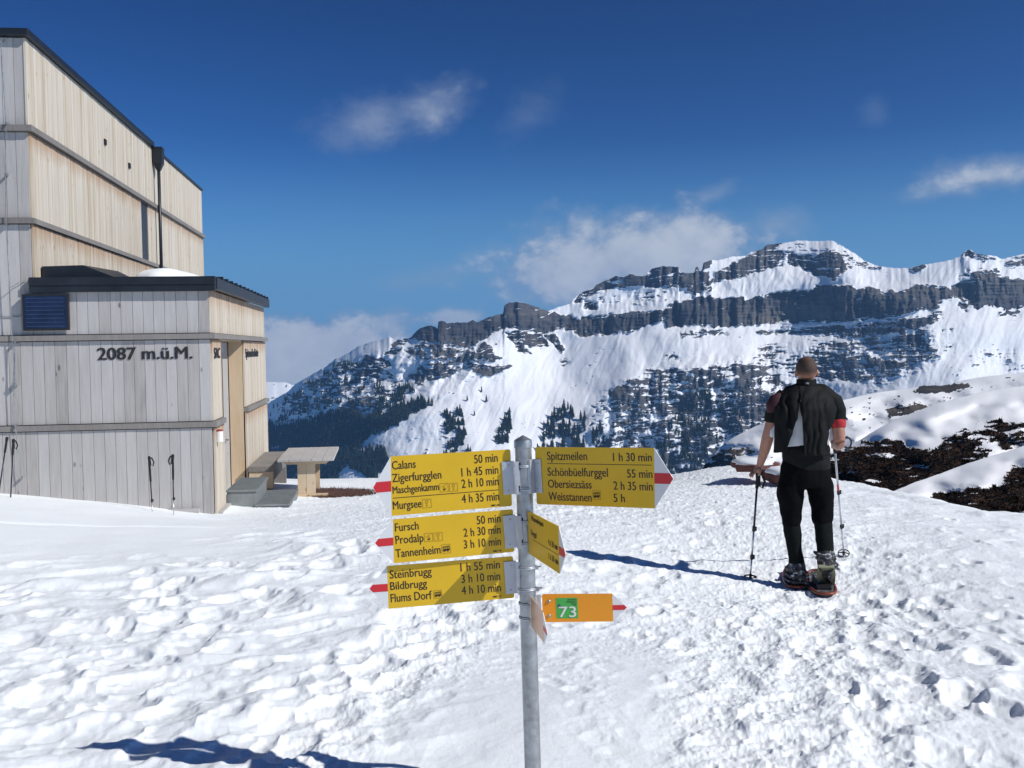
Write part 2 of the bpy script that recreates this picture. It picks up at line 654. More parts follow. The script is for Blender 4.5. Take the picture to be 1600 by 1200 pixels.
MAIN_TOP = [(787, 480), (852, 486), (867, 489), (890, 494), (905, 499), (922, 494), (945, 492), (965, 490), (990, 486), (1012, 487), (1040, 484),
            (1048, 475), (1082, 467), (1110, 461), (1127, 467), (1160, 464), (1170, 470), (1180, 464), (1200, 460), (1225, 456), (1250, 454), (1265, 456),
            (1277, 447), (1312, 445), (1332, 447), (1340, 454), (1357, 447), (1387, 456), (1412, 454), (1430, 446), (1455, 444), (1485, 450),
            (1500, 440), (1530, 435), (1535, 426), (1550, 425), (1565, 432), (1582, 435), (1600, 440), (1760, 450)]
MAIN_BASE = [(787, 512), (812, 514), (832, 515), (847, 521), (862, 520), (870, 516), (890, 516), (900, 522), (910, 526), (940, 524), (957, 522),
             (985, 520), (1015, 507), (1035, 500), (1040, 512), (1062, 510), (1087, 507), (1115, 511), (1150, 510), (1187, 507), (1225, 505),
             (1262, 502), (1320, 505), (1350, 500), (1400, 495), (1425, 487), (1467, 482), (1475, 470), (1490, 465), (1512, 472), (1527, 485),
             (1542, 476), (1575, 484), (1595, 480), (1760, 478)]
CRAG = [(641, 520), (662, 505), (700, 495), (740, 492), (790, 465), (852, 475), (860, 490), (845, 521), (812, 514), (787, 512), (770, 521), (760, 530), (748, 536),
        (730, 542), (700, 539), (675, 534), (655, 534), (640, 530)]
# polygon, coverage, strata stretch (x, y px), vertical ribs
ROCKS = [
    (MAIN_TOP + MAIN_BASE[::-1], 0.97, (30, 4), 1.0), (CRAG, 0.96, (20, 6), 1.0),
    ([(1112, 440), (1118, 425), (1140, 412), (1175, 398), (1195, 388), (1225, 392), (1222, 414), (1200, 420), (1170, 430), (1135, 439)], 0.86, (50, 4), 0.6),
    ([(1172, 398), (1200, 380), (1222, 380), (1215, 388), (1190, 396)], 0.9, (40, 4), 0.4),
    ([(1225, 410), (1235, 396), (1275, 398), (1300, 388), (1320, 402), (1322, 420), (1308, 436), (1280, 432), (1262, 424)], 0.74, (44, 4.5), 0.5),
    ([(1222, 384), (1270, 386), (1300, 388), (1296, 400), (1230, 402)], 0.5, (40, 3), 0.3),
    ([(1312, 384), (1340, 398), (1375, 416), (1390, 424), (1370, 430), (1345, 424), (1325, 418)], 0.5, (22, 4), 0.2),
    ([(932, 443), (960, 430), (1005, 431), (1045, 421), (1085, 426), (1108, 424), (1106, 440), (1075, 449), (1025, 450), (995, 447), (965, 450), (935, 456),
      (910, 470), (897, 474), (896, 466), (915, 454)], 0.9, (40, 5), 0.7),
    ([(1010, 432), (1014, 420), (1035, 414), (1062, 415), (1062, 426)], 0.95, (30, 5), 0.5),
    ([(1084, 428), (1085, 415), (1094, 415), (1095, 428)], 0.95, (30, 5), 0.3), ([(1095, 424), (1098, 408), (1112, 405), (1110, 420)], 0.85, (20, 5), 0.3),
    ([(912, 466), (932, 474), (932, 485), (910, 482)], 0.85, (20, 4), 0.4), ([(932, 456), (1040, 452), (1050, 470), (1010, 484), (935, 488)], 0.33, (24, 4), 0.3),
    ([(1072, 455), (1085, 445), (1110, 440), (1112, 452), (1090, 460)], 0.8, (20, 4), 0.4), ([(1500, 400), (1510, 388), (1535, 396), (1562, 404), (1540, 408), (1515, 408)], 0.6, (20, 3), 0.2),
    ([(1565, 410), (1590, 402), (1640, 396), (1640, 425), (1590, 420)], 0.6, (30, 3), 0.2), ([(1420, 420), (1440, 412), (1448, 416), (1430, 424)], 0.8, (20, 3), 0.2),
    ([(1500, 432), (1520, 422), (1540, 420), (1560, 425), (1540, 436)], 0.6, (20, 4), 0.2), ([(1575, 436), (1620, 440), (1640, 470), (1600, 462)], 0.7, (20, 4), 0.4),
    # ledges under the big wall
    ([(1060, 522), (1090, 515), (1125, 516), (1105, 524), (1070, 527)], 0.72, (40, 3), 0.3), ([(1112, 518), (1130, 512), (1134, 521), (1110, 525)], 0.8, (20, 3), 0.2),
    ([(1180, 518), (1262, 510), (1345, 508), (1400, 500), (1470, 486), (1466, 500), (1440, 512), (1400, 524), (1340, 530), (1260, 522), (1195, 524)], 0.66, (80, 3.2), 0.3),
    ([(1250, 560), (1262, 536), (1330, 532), (1400, 522), (1458, 512), (1466, 540), (1472, 556), (1455, 572), (1400, 590), (1372, 600), (1300, 598), (1262, 590)], 0.56, (70, 4), 0.4),
    ([(1185, 540), (1250, 535), (1260, 560), (1240, 590), (1215, 580), (1180, 560)], 0.46, (30, 3.5), 0.3),
    ([(1468, 500), (1500, 520), (1490, 560), (1470, 565), (1460, 545)], 0.3, (14, 3), 0.2),
    ([(1496, 470), (1512, 478), (1508, 486), (1497, 480)], 0.8, (14, 4), 0.2), ([(1555, 484), (1595, 486), (1590, 496), (1560, 494)], 0.55, (14, 4), 0.2),
    ([(1500, 555), (1530, 540), (1560, 545), (1600, 545), (1650, 540), (1650, 590), (1560, 592), (1515, 575)], 0.3, (18, 4), 0.3),
    # broken lower walls
    ([(948, 612), (975, 600), (1007, 580), (1040, 578), (1075, 585), (1120, 572), (1160, 560), (1215, 570), (1240, 620), (1215, 662), (1180, 690), (1130, 740),
      (1080, 770), (960, 770), (935, 700), (955, 660)], 0.50, (30, 8), 0.6),
    ([(1010, 578), (1075, 577), (1150, 568), (1150, 576), (1080, 586), (1020, 584)], 0.72, (50, 3), 0.2),
    ([(1130, 648), (1155, 625), (1180, 620), (1196, 640), (1180, 665), (1150, 665)], 0.8, (16, 6), 0.5),
    ([(1036, 556), (1052, 550), (1060, 562), (1046, 566)], 0.6, (8, 3), 0.1),
    # left: shadowed bastions
    ([(600, 556), (618, 532), (638, 530), (628, 545), (612, 556)], 0.85, (14, 5), 0.5), ([(556, 576), (572, 556), (600, 556), (608, 572), (590, 586), (560, 586)], 0.75, (14, 6), 0.5),
    ([(632, 552), (660, 532), (700, 540), (750, 540), (775, 535), (762, 556), (735, 572), (715, 588), (690, 592), (650, 602), (640, 585), (660, 565)], 0.60, (18, 6), 0.6),
    ([(742, 560), (756, 532), (772, 548), (784, 560), (770, 566)], 0.8, (14, 6), 0.4), ([(722, 575), (740, 569), (775, 572), (799, 571), (792, 578), (765, 588), (740, 581)], 0.94, (30, 5), 0.2),
    ([(788, 520), (815, 516), (845, 522), (858, 540), (838, 545), (818, 540), (828, 553), (812, 551), (800, 535)], 0.9, (26, 5), 0.3),
    ([(851, 525), (868, 520), (882, 546), (880, 553), (864, 540)], 0.88, (20, 5), 0.3), ([(874, 622 - 60), (884, 560), (891, 568), (880, 572)], 0.85, (8, 3), 0.1),
    ([(425, 640), (470, 602), (520, 566), (560, 560), (600, 580), (640, 600), (600, 640), (560, 650), (500, 655), (440, 690)], 0.5, (13, 5), 0.4),
    ([(800, 600), (760, 610), (690, 630), (700, 610), (740, 588), (790, 590)], 0.25, (10, 3), 0.1),
    ([(610, 690), (680, 650), (730, 690), (720, 740), (640, 730)], 0.2, (10, 3), 0.1),
    ([(905, 640), (945, 610), (960, 640), (950, 690), (920, 680)], 0.3, (10, 3), 0.2),
]
RIBBED = [i for i, r_ in enumerate(ROCKS) if r_[0][0] == (948, 612)][0]
SPURS = [([(795, 512), (765, 560), (742, 592), (700, 618), (640, 640), (590, 665)], 75, 26), ([(1430, 500), (1468, 530), (1472, 560), (1445, 592), (1405, 612), (1380, 630)], 95, 34),
         ([(1062, 532), (1040, 545)], 16, 18), ([(1170, 516), (1130, 528), (1100, 540)], 26, 22), ([(1312, 384), (1322, 420), (1335, 446)], 55, 24),
         ([(1165, 560), (1166, 620), (1172, 660)], 45, 26), ([(1075, 585), (1050, 640), (1040, 700)], 40, 26), ([(985, 590), (950, 640), (930, 690)], 35, 24),
         ([(600, 535), (585, 570), (560, 605), (500, 640)], 60, 24), ([(690, 535), (650, 590), (600, 640)], 40, 22), ([(1555, 425), (1548, 470)], 30, 18),
         ([(1560, 500), (1530, 560), (1500, 590)], 25, 16), ([(1610, 500), (1590, 560), (1570, 590)], 25, 16)]


def line_dist(px, py, pts):
    dm = np.full(px.shape, 1e9)
    for (x0, y0), (x1, y1) in zip(pts[:-1], pts[1:]):
        ex, ey = x1 - x0, y1 - y0
        t = np.clip(((px - x0) * ex + (py - y0) * ey) / (ex * ex + ey * ey + 1e-9), 0, 1)
        dm = np.minimum(dm, np.hypot(px - x0 - t * ex, py - y0 - t * ey))
    return dm


def make_mountain():
    xs = np.concatenate([np.arange(-100, 400, 6.0), np.arange(400, 1625, 1.25), np.arange(1625, 1760, 4.0)])
    sky = np.interp(xs, [p[0] for p in SKYLINE], [p[1] for p in SKYLINE])
    sky = sky + 1.6 * fbm(xs / 7.0, xs * 0 + 3.3, 3, 5)
    kg = np.exp(-0.5 * (np.arange(-60, 61) / 26.0) ** 2)
    kg /= kg.sum()
    sky_s = np.convolve(np.pad(sky, 60, mode='edge'), kg, 'valid')
    nrow = 440
    t = np.linspace(0, 1, nrow)
    tt = 1 - (1 - t) ** 1.12
    yb = 880.0
    PX = np.repeat(xs[None, :], nrow, 0)
    PY = yb + (sky_s[None, :] - yb) * tt[:, None] + (sky - sky_s)[None, :] * (tt[:, None] ** 9)
    # rock mask
    jx = 5.0 * fbm(PX / 16, PY / 16, 4, 21)
    jy = 3.4 * fbm(PX / 16, PY / 16, 4, 31)
    QX, QY = PX + jx, PY + jy
    rock = np.zeros_like(PX)
    ribs = np.zeros_like(PX)
    for k, (poly, dens, (sx, sy), rb) in enumerate(ROCKS):
        xs_, ys_ = [p[0] for p in poly], [p[1] for p in poly]
        sel = (PX > min(xs_) - 14) & (PX < max(xs_) + 14) & (PY > min(ys_) - 14) & (PY < max(ys_) + 14)
        if not sel.any():
            continue
        qx, qy = QX[sel], QY[sel]
        sd = poly_sd(qx, qy, poly)
        soft = 1.6 if dens > 0.8 else 4 + 16 * (0.8 - dens)
        cov = sstep(-soft, soft, sd + (3.5 + soft * 0.9) * fbm(qx / (7 + soft), qy / (4 + soft), 3, 41 + k))
        n = 0.5 + (0.0 if dens > 0.8 else 0.30) * fbm(PX[sel] / 42, PY[sel] / 26, 3, 141 + k) - (1 - cov) * (0.0 if dens > 0.8 else 0.25) + 0.95 * fbm(qx / sx, qy / sy, 4, 51 + k, 0.62) * 0.6 + 0.20 * fbm(qx / 5.0, qy / 7.0, 3, 91 + k)
        if k == RIBBED:
            w3 = qx + 34 * fbm(PX[sel] / 75, PY[sel] / 60, 3, 75)
            n = n + 0.30 * ridged((w3 + 0.35 * qy) / 66, qy / 110, 3, 69) - 0.06
        mm = cov * sstep(1 - dens - 0.06, 1 - dens + 0.06, n) if dens < 0.95 else cov * sstep(0.05, 0.16, n)
        rock[sel] = np.maximum(rock[sel], mm)
        ribs[sel] = np.maximum(ribs[sel], rb * sstep(-4, 6, sd))
    # loose blocks peeping out of the snow
    sp = perlin(QX / 3.2, QY / 2.4, 77) * 0.7 + 0.6 * fbm(PX / 60, PY / 40, 3, 78)
    speck = sstep(0.66, 0.74, sp) * sstep(470, 540, PY) * 0.9
    rock = np.maximum(rock, speck)
    wq = QY + 9 * fbm(PX / 60, PY / 45, 3, 81) + 0.10 * (PX - 1100) * sstep(1150, 1000, PX)
    lay = fbm(QX / 42, wq / 2.6, 4, 79, 0.55) + 0.35 * fbm(PX / 13, PY / 9, 3, 80)
    big = sstep(0.85, 1.0, ribs)
    rock = rock * (1 - (0.92 - 0.35 * big) * sstep(0.17 + 0.16 * big, 0.30 + 0.16 * big, lay))
    # slope field (degrees) and integration upward along every line of sight
    slope = 35 + 5 * fbm(PX / 90, PY / 60, 3, 12) + rock * 40
    slope = slope - 6 * sstep(690, 800, PY)
    ux, uy, e = ray_np(PX, PY)
    WX = PX + 70 * fbm(PX / 130, PY / 80, 3, 13) + 0.35 * (PY - 560)
    xi = np.arange(-400, 2100, 2.0)
    D1 = np.interp(xi, [-400, -100, 250, 400, 520, 620, 690, 745, 850, 1000, 1120, 1200, 1300, 1400, 1465, 1530, 1620, 1760, 2100],
                   [2300, 1700, 1150, 640, 400, 210, 100, 40, 70, 170, 200, 190, 130, 60, 20, 40, 90, 200, 400])
    k = np.hanning(101)
    k /= k.sum()
    D1 = np.convolve(np.pad(D1, 50, mode='edge'), k, 'valid')
    DD = np.interp(WX, xi, D1)
    D = DD[0]
    Rr = np.zeros_like(PX)
    Rr[0] = 1750 + D
    zz = e[0] * Rr[0]
    ts = np.tan(np.radians(slope))
    for i in range(1, nrow):
        Rr[i] = (zz - Rr[i - 1] * ts[i]) / (e[i] - ts[i])
        zz = e[i] * Rr[i]
    Rr = Rr + (DD - D[None])
    # lateral smoothing of the accumulated depth, keeping small steps
    kk = np.exp(-0.5 * (np.arange(-150, 151) / 58.0) ** 2)
    kk /= kk.sum()
    sm = np.stack([np.convolve(np.pad(row, 150, mode="edge"), kk, 'valid') for row in Rr])
    res = np.clip(Rr - sm, -12, 12) * np.clip(rock * 1.2, 0, 1) * 0.6
    k3 = np.array([1, 4, 6, 4, 1]) / 16.0
    res = np.stack([np.convolve(np.pad(row, 2, mode='edge'), k3, 'valid') for row in res])
    Rr = sm + res
    # relief: spurs, gullies, ribs and blocks
    rel = np.zeros_like(PX)
    for pts, amp, wid in SPURS:
        d = line_dist(QX, QY, pts)
        rel -= 0.42 * amp * np.exp(-(d / (wid * 1.5)) ** 2)
    rough = np.clip(ribs + rock * 0.6, 0, 1)
    wx = PX + 10 * fbm(PX / 50, PY / 50, 2, 61)
    rel += (3.5 + 12 * rough) * fbm(wx / 34, PY / 70, 4, 62)
    rel += (0.5 + 6.0 * rough) * fbm(wx / 9, PY / 26, 4, 63)
    rel += rough * 6.0 * ridged(PX / 13, PY / 60, 3, 64)
    rel += rough * 4.0 * fbm(PX / 40, PY / 3.6, 3, 65)
    rel += 18 * fbm(PX / 110, PY / 70, 2, 66)
    # runnels down the fall line of the open snow, broad buttresses in the broken walls
    c1 = (wx * 0.90 + PY * 0.42)
    c2 = (-wx * 0.42 + PY * 0.90)
    rel += 2.2 * ridged(c1 / 19, c2 / 150, 3, 67) * (1 - rough) + 6.5 * fbm(c1 / 46, c2 / 130, 3, 68)
    b2 = sstep(-30, 25, poly_sd(PX, PY, [(950, 620), (1040, 575), (1160, 560), (1240, 600), (1230, 700), (1100, 800), (940, 800)]))
    w2 = wx + 34 * fbm(PX / 75, PY / 60, 3, 75)
    rel -= b2 * 26 * ridged((w2 + 0.35 * PY) / 66, PY / 110, 3, 69) - b2 * 10 * fbm(PX / 20, PY / 16, 3, 72)
    b3 = sstep(-30, 25, poly_sd(PX, PY, [(410, 640), (520, 565), (640, 535), (770, 535), (740, 590), (640, 640), (540, 650), (420, 700)]))
    rel -= b3 * 22 * ridged((wx + 0.7 * PY) / 48, (PY - 0.5 * wx) / 120, 3, 70) - b3 * 7 * fbm(PX / 16, PY / 13, 3, 73)
    b4 = sstep(-20, 30, poly_sd(PX, PY, [(1250, 540), (1460, 500), (1480, 560), (1400, 610), (1260, 610)]))
    rel -= b4 * 14 * ridged((wx - 0.5 * PY) / 50, PY / 120, 3, 71)
    b5 = sstep(-10, 20, poly_sd(PX, PY, [(900, 470), (1100, 400), (1300, 375), (1420, 415), (1600, 395), (1600, 445), (1300, 445), (900, 500)]))
    rel -= b5 * 9 * ridged((wx + 0.1 * PY) / 30, PY / 60, 3, 74)
    fade = sstep(0, 0.12, 1 - t)[:, None] * 0.75 + 0.25
    Rr = Rr + rel * fade
    X, Y, Z = ux * Rr, uy * Rr, e * Rr + CAMZ
    rock = np.clip(rock, 0, 1)
    # the far side of the crest
    bx, by, bz, br = [X], [Y], [Z], [rock]
    for dr, dz in ((14, -4), (60, -40), (260, -190), (900, -700)):
        bx.append(X[-1:] + ux[-1:] * dr)
        by.append(Y[-1:] + uy[-1:] * dr)
        bz.append(Z[-1:] + dz)
        br.append(rock[-1:] * 0.6)
    o = grid_mesh('mountain', np.concatenate(bx), np.concatenate(by), np.concatenate(bz), M_MOUNT, {'rock': np.concatenate(br)})
    o['kind'] = 'structure'
    return xs, PY, X, Y, Z, rock


MT = make_mountain()


def on_mountain(px, py):
    xs, PY, X, Y, Z, rock = MT
    j = int(np.clip(np.searchsorted(xs, px), 0, len(xs) - 1))
    i = int(np.argmin(np.abs(PY[:, j] - py)))
    if py < PY[-1, j] + 1:
        return None
    return Vector((X[i, j], Y[i, j], Z[i, j])), rock[i, j]


# pale range beyond the valley
def far_range():
    xs = np.arange(200, 620, 2.5)
    top = np.interp(xs, [200, 330, 400, 418, 440, 462, 490, 540, 620], [612, 600, 603, 596, 597, 602, 616, 632, 650]) + 2.0 * fbm(xs / 12, xs * 0 + 1.1, 4, 8)
    t = np.linspace(0, 1, 60)
    PX = np.repeat(xs[None], 60, 0)
    PY = 720 + (top[None] - 720) * t[:, None]
    ux, uy, e = ray_np(PX, PY)
    Rr = 5200 + 900 * t[:, None] + 40 * fbm(PX / 60, PY / 60, 3, 9) + 0 * PX
    rk = sstep(0.25, 0.5, fbm(PX / 9, PY / 7, 4, 19) + 0.5 * (PY > 625) * sstep(610, 650, PY))
    o = grid_mesh('far_mountains', ux * Rr, uy * Rr, e * Rr + CAMZ, M_MOUNT, {'rock': rk})
    o['kind'] = 'structure'


far_range()


# ------------------------------------------------------------------ nearer hills on the right
def hill(name, top, bottom_y, r_bot, r_top, rocks, relief, dens_noise, seed, step, nrow, mat, power=1.0, tail=60, boost=1.0, detail=(5.0, 3.0, 0.90), tufts=0):
    x0, x1 = top[0][0], top[-1][0]
    xs = np.arange(x0, x1 + step, step)
    ty = np.interp(xs, [p[0] for p in top], [p[1] for p in top])
    kk = np.hanning(41)
    kk /= kk.sum()
    ty = np.convolve(np.pad(ty, 20, mode='edge'), kk, 'valid')
    tn = 1.2 * fbm(xs / 18, xs * 0 + 0.7, 3, seed)
    t = np.linspace(0, 1, nrow)
    PX = np.repeat(xs[None], nrow, 0)
    PY = bottom_y + (ty[None] - bottom_y) * (t[:, None] ** power) + tn[None] * t[:, None] ** 7
    ux, uy, e = ray_np(PX, PY)
    rb = np.interp(xs, [p[0] for p in r_bot], [p[1] for p in r_bot])[None]
    rt = np.interp(xs, [p[0] for p in r_top], [p[1] for p in r_top])[None]
    s = (bottom_y - PY) / (bottom_y - ty[None])
    Rr = 1 / ((1 - s) / rb + s / rt)
    jx, jy = 6 * fbm(PX / 20, PY / 14, 4, seed + 1), 4 * fbm(PX / 20, PY / 12, 4, seed + 2)
    rock = np.zeros_like(PX)
    for k, (poly, dens, (sx, sy)) in enumerate(rocks):
        sd = poly_sd(PX + jx, PY + jy, poly)
        cov = sstep(-3, 3, sd + 9 * fbm(PX / 12, PY / 7, 4, seed + 10 + k, 0.6))
        n = 0.5 + 0.62 * fbm((PX + jx) / sx, (PY + jy) / sy, 5, seed + 30 + k, 0.62)
        rock = np.maximum(rock, cov * sstep(1 - dens - 0.06, 1 - dens + 0.06, n))
    sp = perlin(PX / detail[0], PY / detail[1], seed + 50) + dens_noise * fbm(PX / 60, PY / 25, 3, seed + 51)
    rock = np.maximum(rock, sstep(detail[2], detail[2] + 0.08, sp))
    rel = relief * (fbm(PX / 70, PY / 34, 2, seed + 60, 0.35) * 1.2 + 0.03 * boost * fbm(PX / 22, PY / 7, 3, seed + 61)) - rock * relief * 0.10 * (0.6 + 0.9 * fbm(PX / 9, PY / 3, 3, seed + 62))
    Rr = Rr + rel * (0.2 + 0.8 * sstep(0, 0.1, 1 - t))[:, None]
    X, Y, Z = ux * Rr, uy * Rr, e * Rr + CAMZ
    if tufts:
        rng = np.random.default_rng(seed)
        cand = np.argwhere((rock > 0.55) & (PX > 1000) & (PX < 1640))
        pick = cand[rng.choice(len(cand), min(tufts, len(cand)), replace=False)]
        mb = MB()
        for i, j in pick:
            b = Vector((X[i, j], Y[i, j], Z[i, j]))
            sz = Rr[i, j] / F * rng.uniform(2.0, 6.5)
            mb.cur = rng.random()
            for k in range(7):
                d = Vector((rng.normal(), rng.normal(), abs(rng.normal()) * 0.6 + 0.15)).normalized() * sz * rng.uniform(0.5, 1.1)
                s_ = d.cross(Vector((rng.normal(), rng.normal(), rng.normal()))).normalized() * sz * rng.uniform(0.12, 0.3)
                q = b + Vector((rng.normal(), rng.normal(), 0)) * sz * 0.35
                mb.add([q - s_, q + s_, q + d], [(0, 1, 2)])
        g = mb.build('heath_shrubs', M_SHRUB, None, tint=True)
        g['kind'] = 'stuff'
        g['label'] = 'dark brown heath shrubs poking out of the snowy slope'
    bx, by, bz, bk = [X], [Y], [Z], [rock]
    for dr, dz in ((tail * 0.08, -tail * 0.01), (tail * 0.4, -tail * 0.16), (tail * 2, -tail * 1.2), (tail * 6, -tail * 4)):
        bx.append(X[-1:] + ux[-1:] * dr)
        by.append(Y[-1:] + uy[-1:] * dr)
        bz.append(Z[-1:] + dz)
        bk.append(rock[-1:] * 0)
    o = grid_mesh(name, np.concatenate(bx), np.concatenate(by), np.concatenate(bz), mat, {'rock': np.concatenate(bk)})
    o['kind'] = 'structure'
    return o


def shrub_mat():
    m_, nt, bs = new_mat('heath_shrub')
    at = nd(nt, 'ShaderNodeAttribute', attribute_name='tint')
    cr = nd(nt, 'ShaderNodeValToRGB')
    e = cr.color_ramp.elements
    e[0].position, e[0].color = 0.0, (0.006, 0.005, 0.004, 1)
    e[1].position, e[1].color = 1.0, (0.095, 0.048, 0.028, 1)
    x = e.new(0.6)
    x.color = (0.022, 0.014, 0.010, 1)
    nt.links.new(at.outputs['Fac'], cr.inputs[0])
    nt.links.new(cr.outputs[0], bs.inputs['Base Color'])
    bs.inputs['Roughness'].default_value = 0.9
    bs.inputs['Specular IOR Level'].default_value = 0.1
    return m_


M_SHRUB = shrub_mat()
M_HILLF = terrain_mat('far_heath_and_snow', (0.03, 0.03, 0.03), (0.06, 0.055, 0.05), (0.12, 0.10, 0.085), 0.12, 1.5, bump_d=1.0)
hill('snowy_plateau', [(1060, 775), (1085, 748), (1110, 712), (1125, 698), (1145, 682), (1184, 665), (1224, 645), (1270, 632), (1315, 625), (1381, 611), (1429, 607), (1440, 600),
                       (1475, 604), (1512, 592), (1560, 586), (1600, 582), (1700, 575)], 830,
     [(1060, 260), (1700, 230)], [(1060, 380), (1200, 430), (1400, 520), (1700, 560)],
     [([(1105, 720), (1125, 703), (1165, 700), (1185, 706), (1150, 712), (1150, 730), (1190, 725), (1200, 760), (1080, 770)], 0.62, (14, 5)),
      ([(1428, 612), (1440, 602), (1480, 600), (1520, 600), (1505, 610), (1480, 612), (1455, 616)], 0.86, (24, 5)),
      ([(1385, 640), (1402, 634), (1440, 630), (1455, 640), (1420, 650), (1390, 654)], 0.7, (18, 5)),
      ([(1310, 625), (1380, 615), (1400, 640), (1380, 680), (1320, 690)], 0.22, (16, 4)), ([(1420, 600), (1600, 585), (1600, 620), (1430, 630)], 0.2, (16, 4))],
     26, 0.6, 200, 1.6, 170, M_HILLF, 1.0, 60, 3.0, (9.0, 2.6, 0.66))
hill('shrubby_hillside', [(1090, 790), (1130, 765), (1200, 735), (1290, 712), (1333, 694), (1356, 679), (1396, 657), (1430, 643), (1475, 627), (1520, 616), (1565, 607), (1600, 603), (1700, 588)], 850,
     [(1090, 62), (1700, 60)], [(1090, 90), (1400, 130), (1700, 170)],
     [([(1180, 760), (1240, 728), (1333, 698), (1376, 688), (1407, 690), (1424, 700), (1459, 706), (1475, 692), (1497, 690), (1520, 700), (1550, 705), (1520, 730), (1480, 745), (1430, 760),
        (1380, 790), (1340, 790), (1300, 770), (1250, 780)], 0.64, (46, 7)),
      ([(1470, 696), (1490, 680), (1510, 670), (1530, 660), (1565, 658), (1600, 664), (1640, 660), (1640, 690), (1600, 695), (1565, 705), (1560, 690), (1540, 690), (1510, 712)], 0.52, (34, 6)),
      ([(1420, 670), (1455, 668), (1450, 700), (1425, 700)], 0.2, (9, 3))],
     7.0, 0.1, 300, 1.4, 200, M_HILL, 1.0, 30, tufts=4200)
hill('near_snow_hump', [(1300, 830), (1350, 797), (1378, 776), (1430, 753), (1475, 738), (1520, 721), (1565, 708), (1600, 697), (1720, 665)], 900,
     [(1300, 32), (1720, 30)], [(1300, 42), (1500, 60), (1720, 75)],
     [([(1450, 792), (1459, 774), (1475, 768), (1500, 772), (1515, 763), (1547, 762), (1570, 756), (1575, 735), (1586, 728), (1640, 735), (1640, 830), (1500, 830), (1480, 812)], 0.68, (34, 7)),
      ([(1448, 792), (1459, 772), (1500, 766), (1520, 800), (1480, 812)], 0.6, (9, 4))],
     3.0, 0.0, 400, 1.3, 180, M_HILL, 1.0, 16, tufts=1800)

# ------------------------------------------------------------------ near snow ground
CTRL = [(800, 1200, 4.1), (0, 1200, 4.1), (1600, 1200, 4.1), (1285, 925, 8.4), (1200, 741, 17), (1300, 759, 16), (1375, 773, 14.5), (1430, 790, 13), (1500, 808, 12), (1600, 803, 14),
        (1110, 736, 18), (1040, 757, 18), (960, 752, 20), (560, 752, 23), (640, 750, 23), (480, 777, 18), (410, 806, 14.8), (340, 815, 14.3), (200, 797, 13.6), (100, 789, 13.6), (0, 783, 13.6),
        (400, 950, 7), (700, 870, 9), (200, 880, 9.4), (1500, 900, 8.5), (1500, 1050, 5.5), (1450, 830, 10.5), (1318, 862, 9.6), (905, 857, 9.3), (1172, 904, 8.7), (900, 785, 14), (1100, 800, 12),
        (600, 800, 14), (430, 752, 25)]
_cp = np.array([tuple(P(*c)) for c in CTRL] + [(0, 0, 0.0), (3, -3, 0.05), (-3, -3, 0.05), (-16, 8, 0.35), (16, 6, -0.3), (-8, 1, 0.1), (9, 1, -0.1), (-9, 24, -0.75), (-18, 16, 0.1)])


def _tps(d):
    return np.where(d > 1e-6, d * d * np.log(np.maximum(d, 1e-6)), 0)


def _fit():
    n = len(_cp)
    d = np.hypot(_cp[:, None, 0] - _cp[None, :, 0], _cp[:, None, 1] - _cp[None, :, 1])
    A = np.zeros((n + 3, n + 3))
    A[:n, :n] = _tps(d) + np.eye(n) * 0.4
    A[:n, n], A[:n, n + 1], A[:n, n + 2] = 1, _cp[:, 0], _cp[:, 1]
    A[n:, :n] = A[:n, n:].T
    return np.linalg.solve(A, np.concatenate([_cp[:, 2], np.zeros(3)]))


_W = _fit()
_RCA = [-180, -60, -30, -24.5, -20, -12, -5, 0, 8, 12, 15, 18, 21, 24, 27, 35, 60, 180]
_RCR = [12, 20, 30, 30, 26, 24, 22, 20.5, 19, 18.5, 17.5, 16.5, 14.5, 13, 13, 14, 14, 12]


def ground_base(x, y):
    x, y = np.asarray(x, float), np.asarray(y, float)
    r = np.hypot(x, y) + 1e-9
    az = np.degrees(np.arctan2(x, y))
    rc = np.interp(az, _RCA, _RCR)
    k = np.minimum(r, rc) / r
    n = len(_cp)
    z = _W[n] + _W[n + 1] * x * k + _W[n + 2] * y * k
    for i in range(n):
        z = z + _W[i] * _tps(np.hypot(x * k - _cp[i, 0], y * k - _cp[i, 1]))
    o = np.maximum(r - rc, 0)
    return z - 0.6 * o * o / (o + 9.0)


def gz(x, y):
    return float(ground_base(x, y))


def ground_hit(px, py, lo=2.0, hi=24.0):
    for k in range(60):
        mid = (lo + hi) / 2
        p = P(px, py, mid)
        if p.z > gz(p.x, p.y):
            lo = mid
        else:
            hi = mid
    return P(px, py, (lo + hi) / 2)


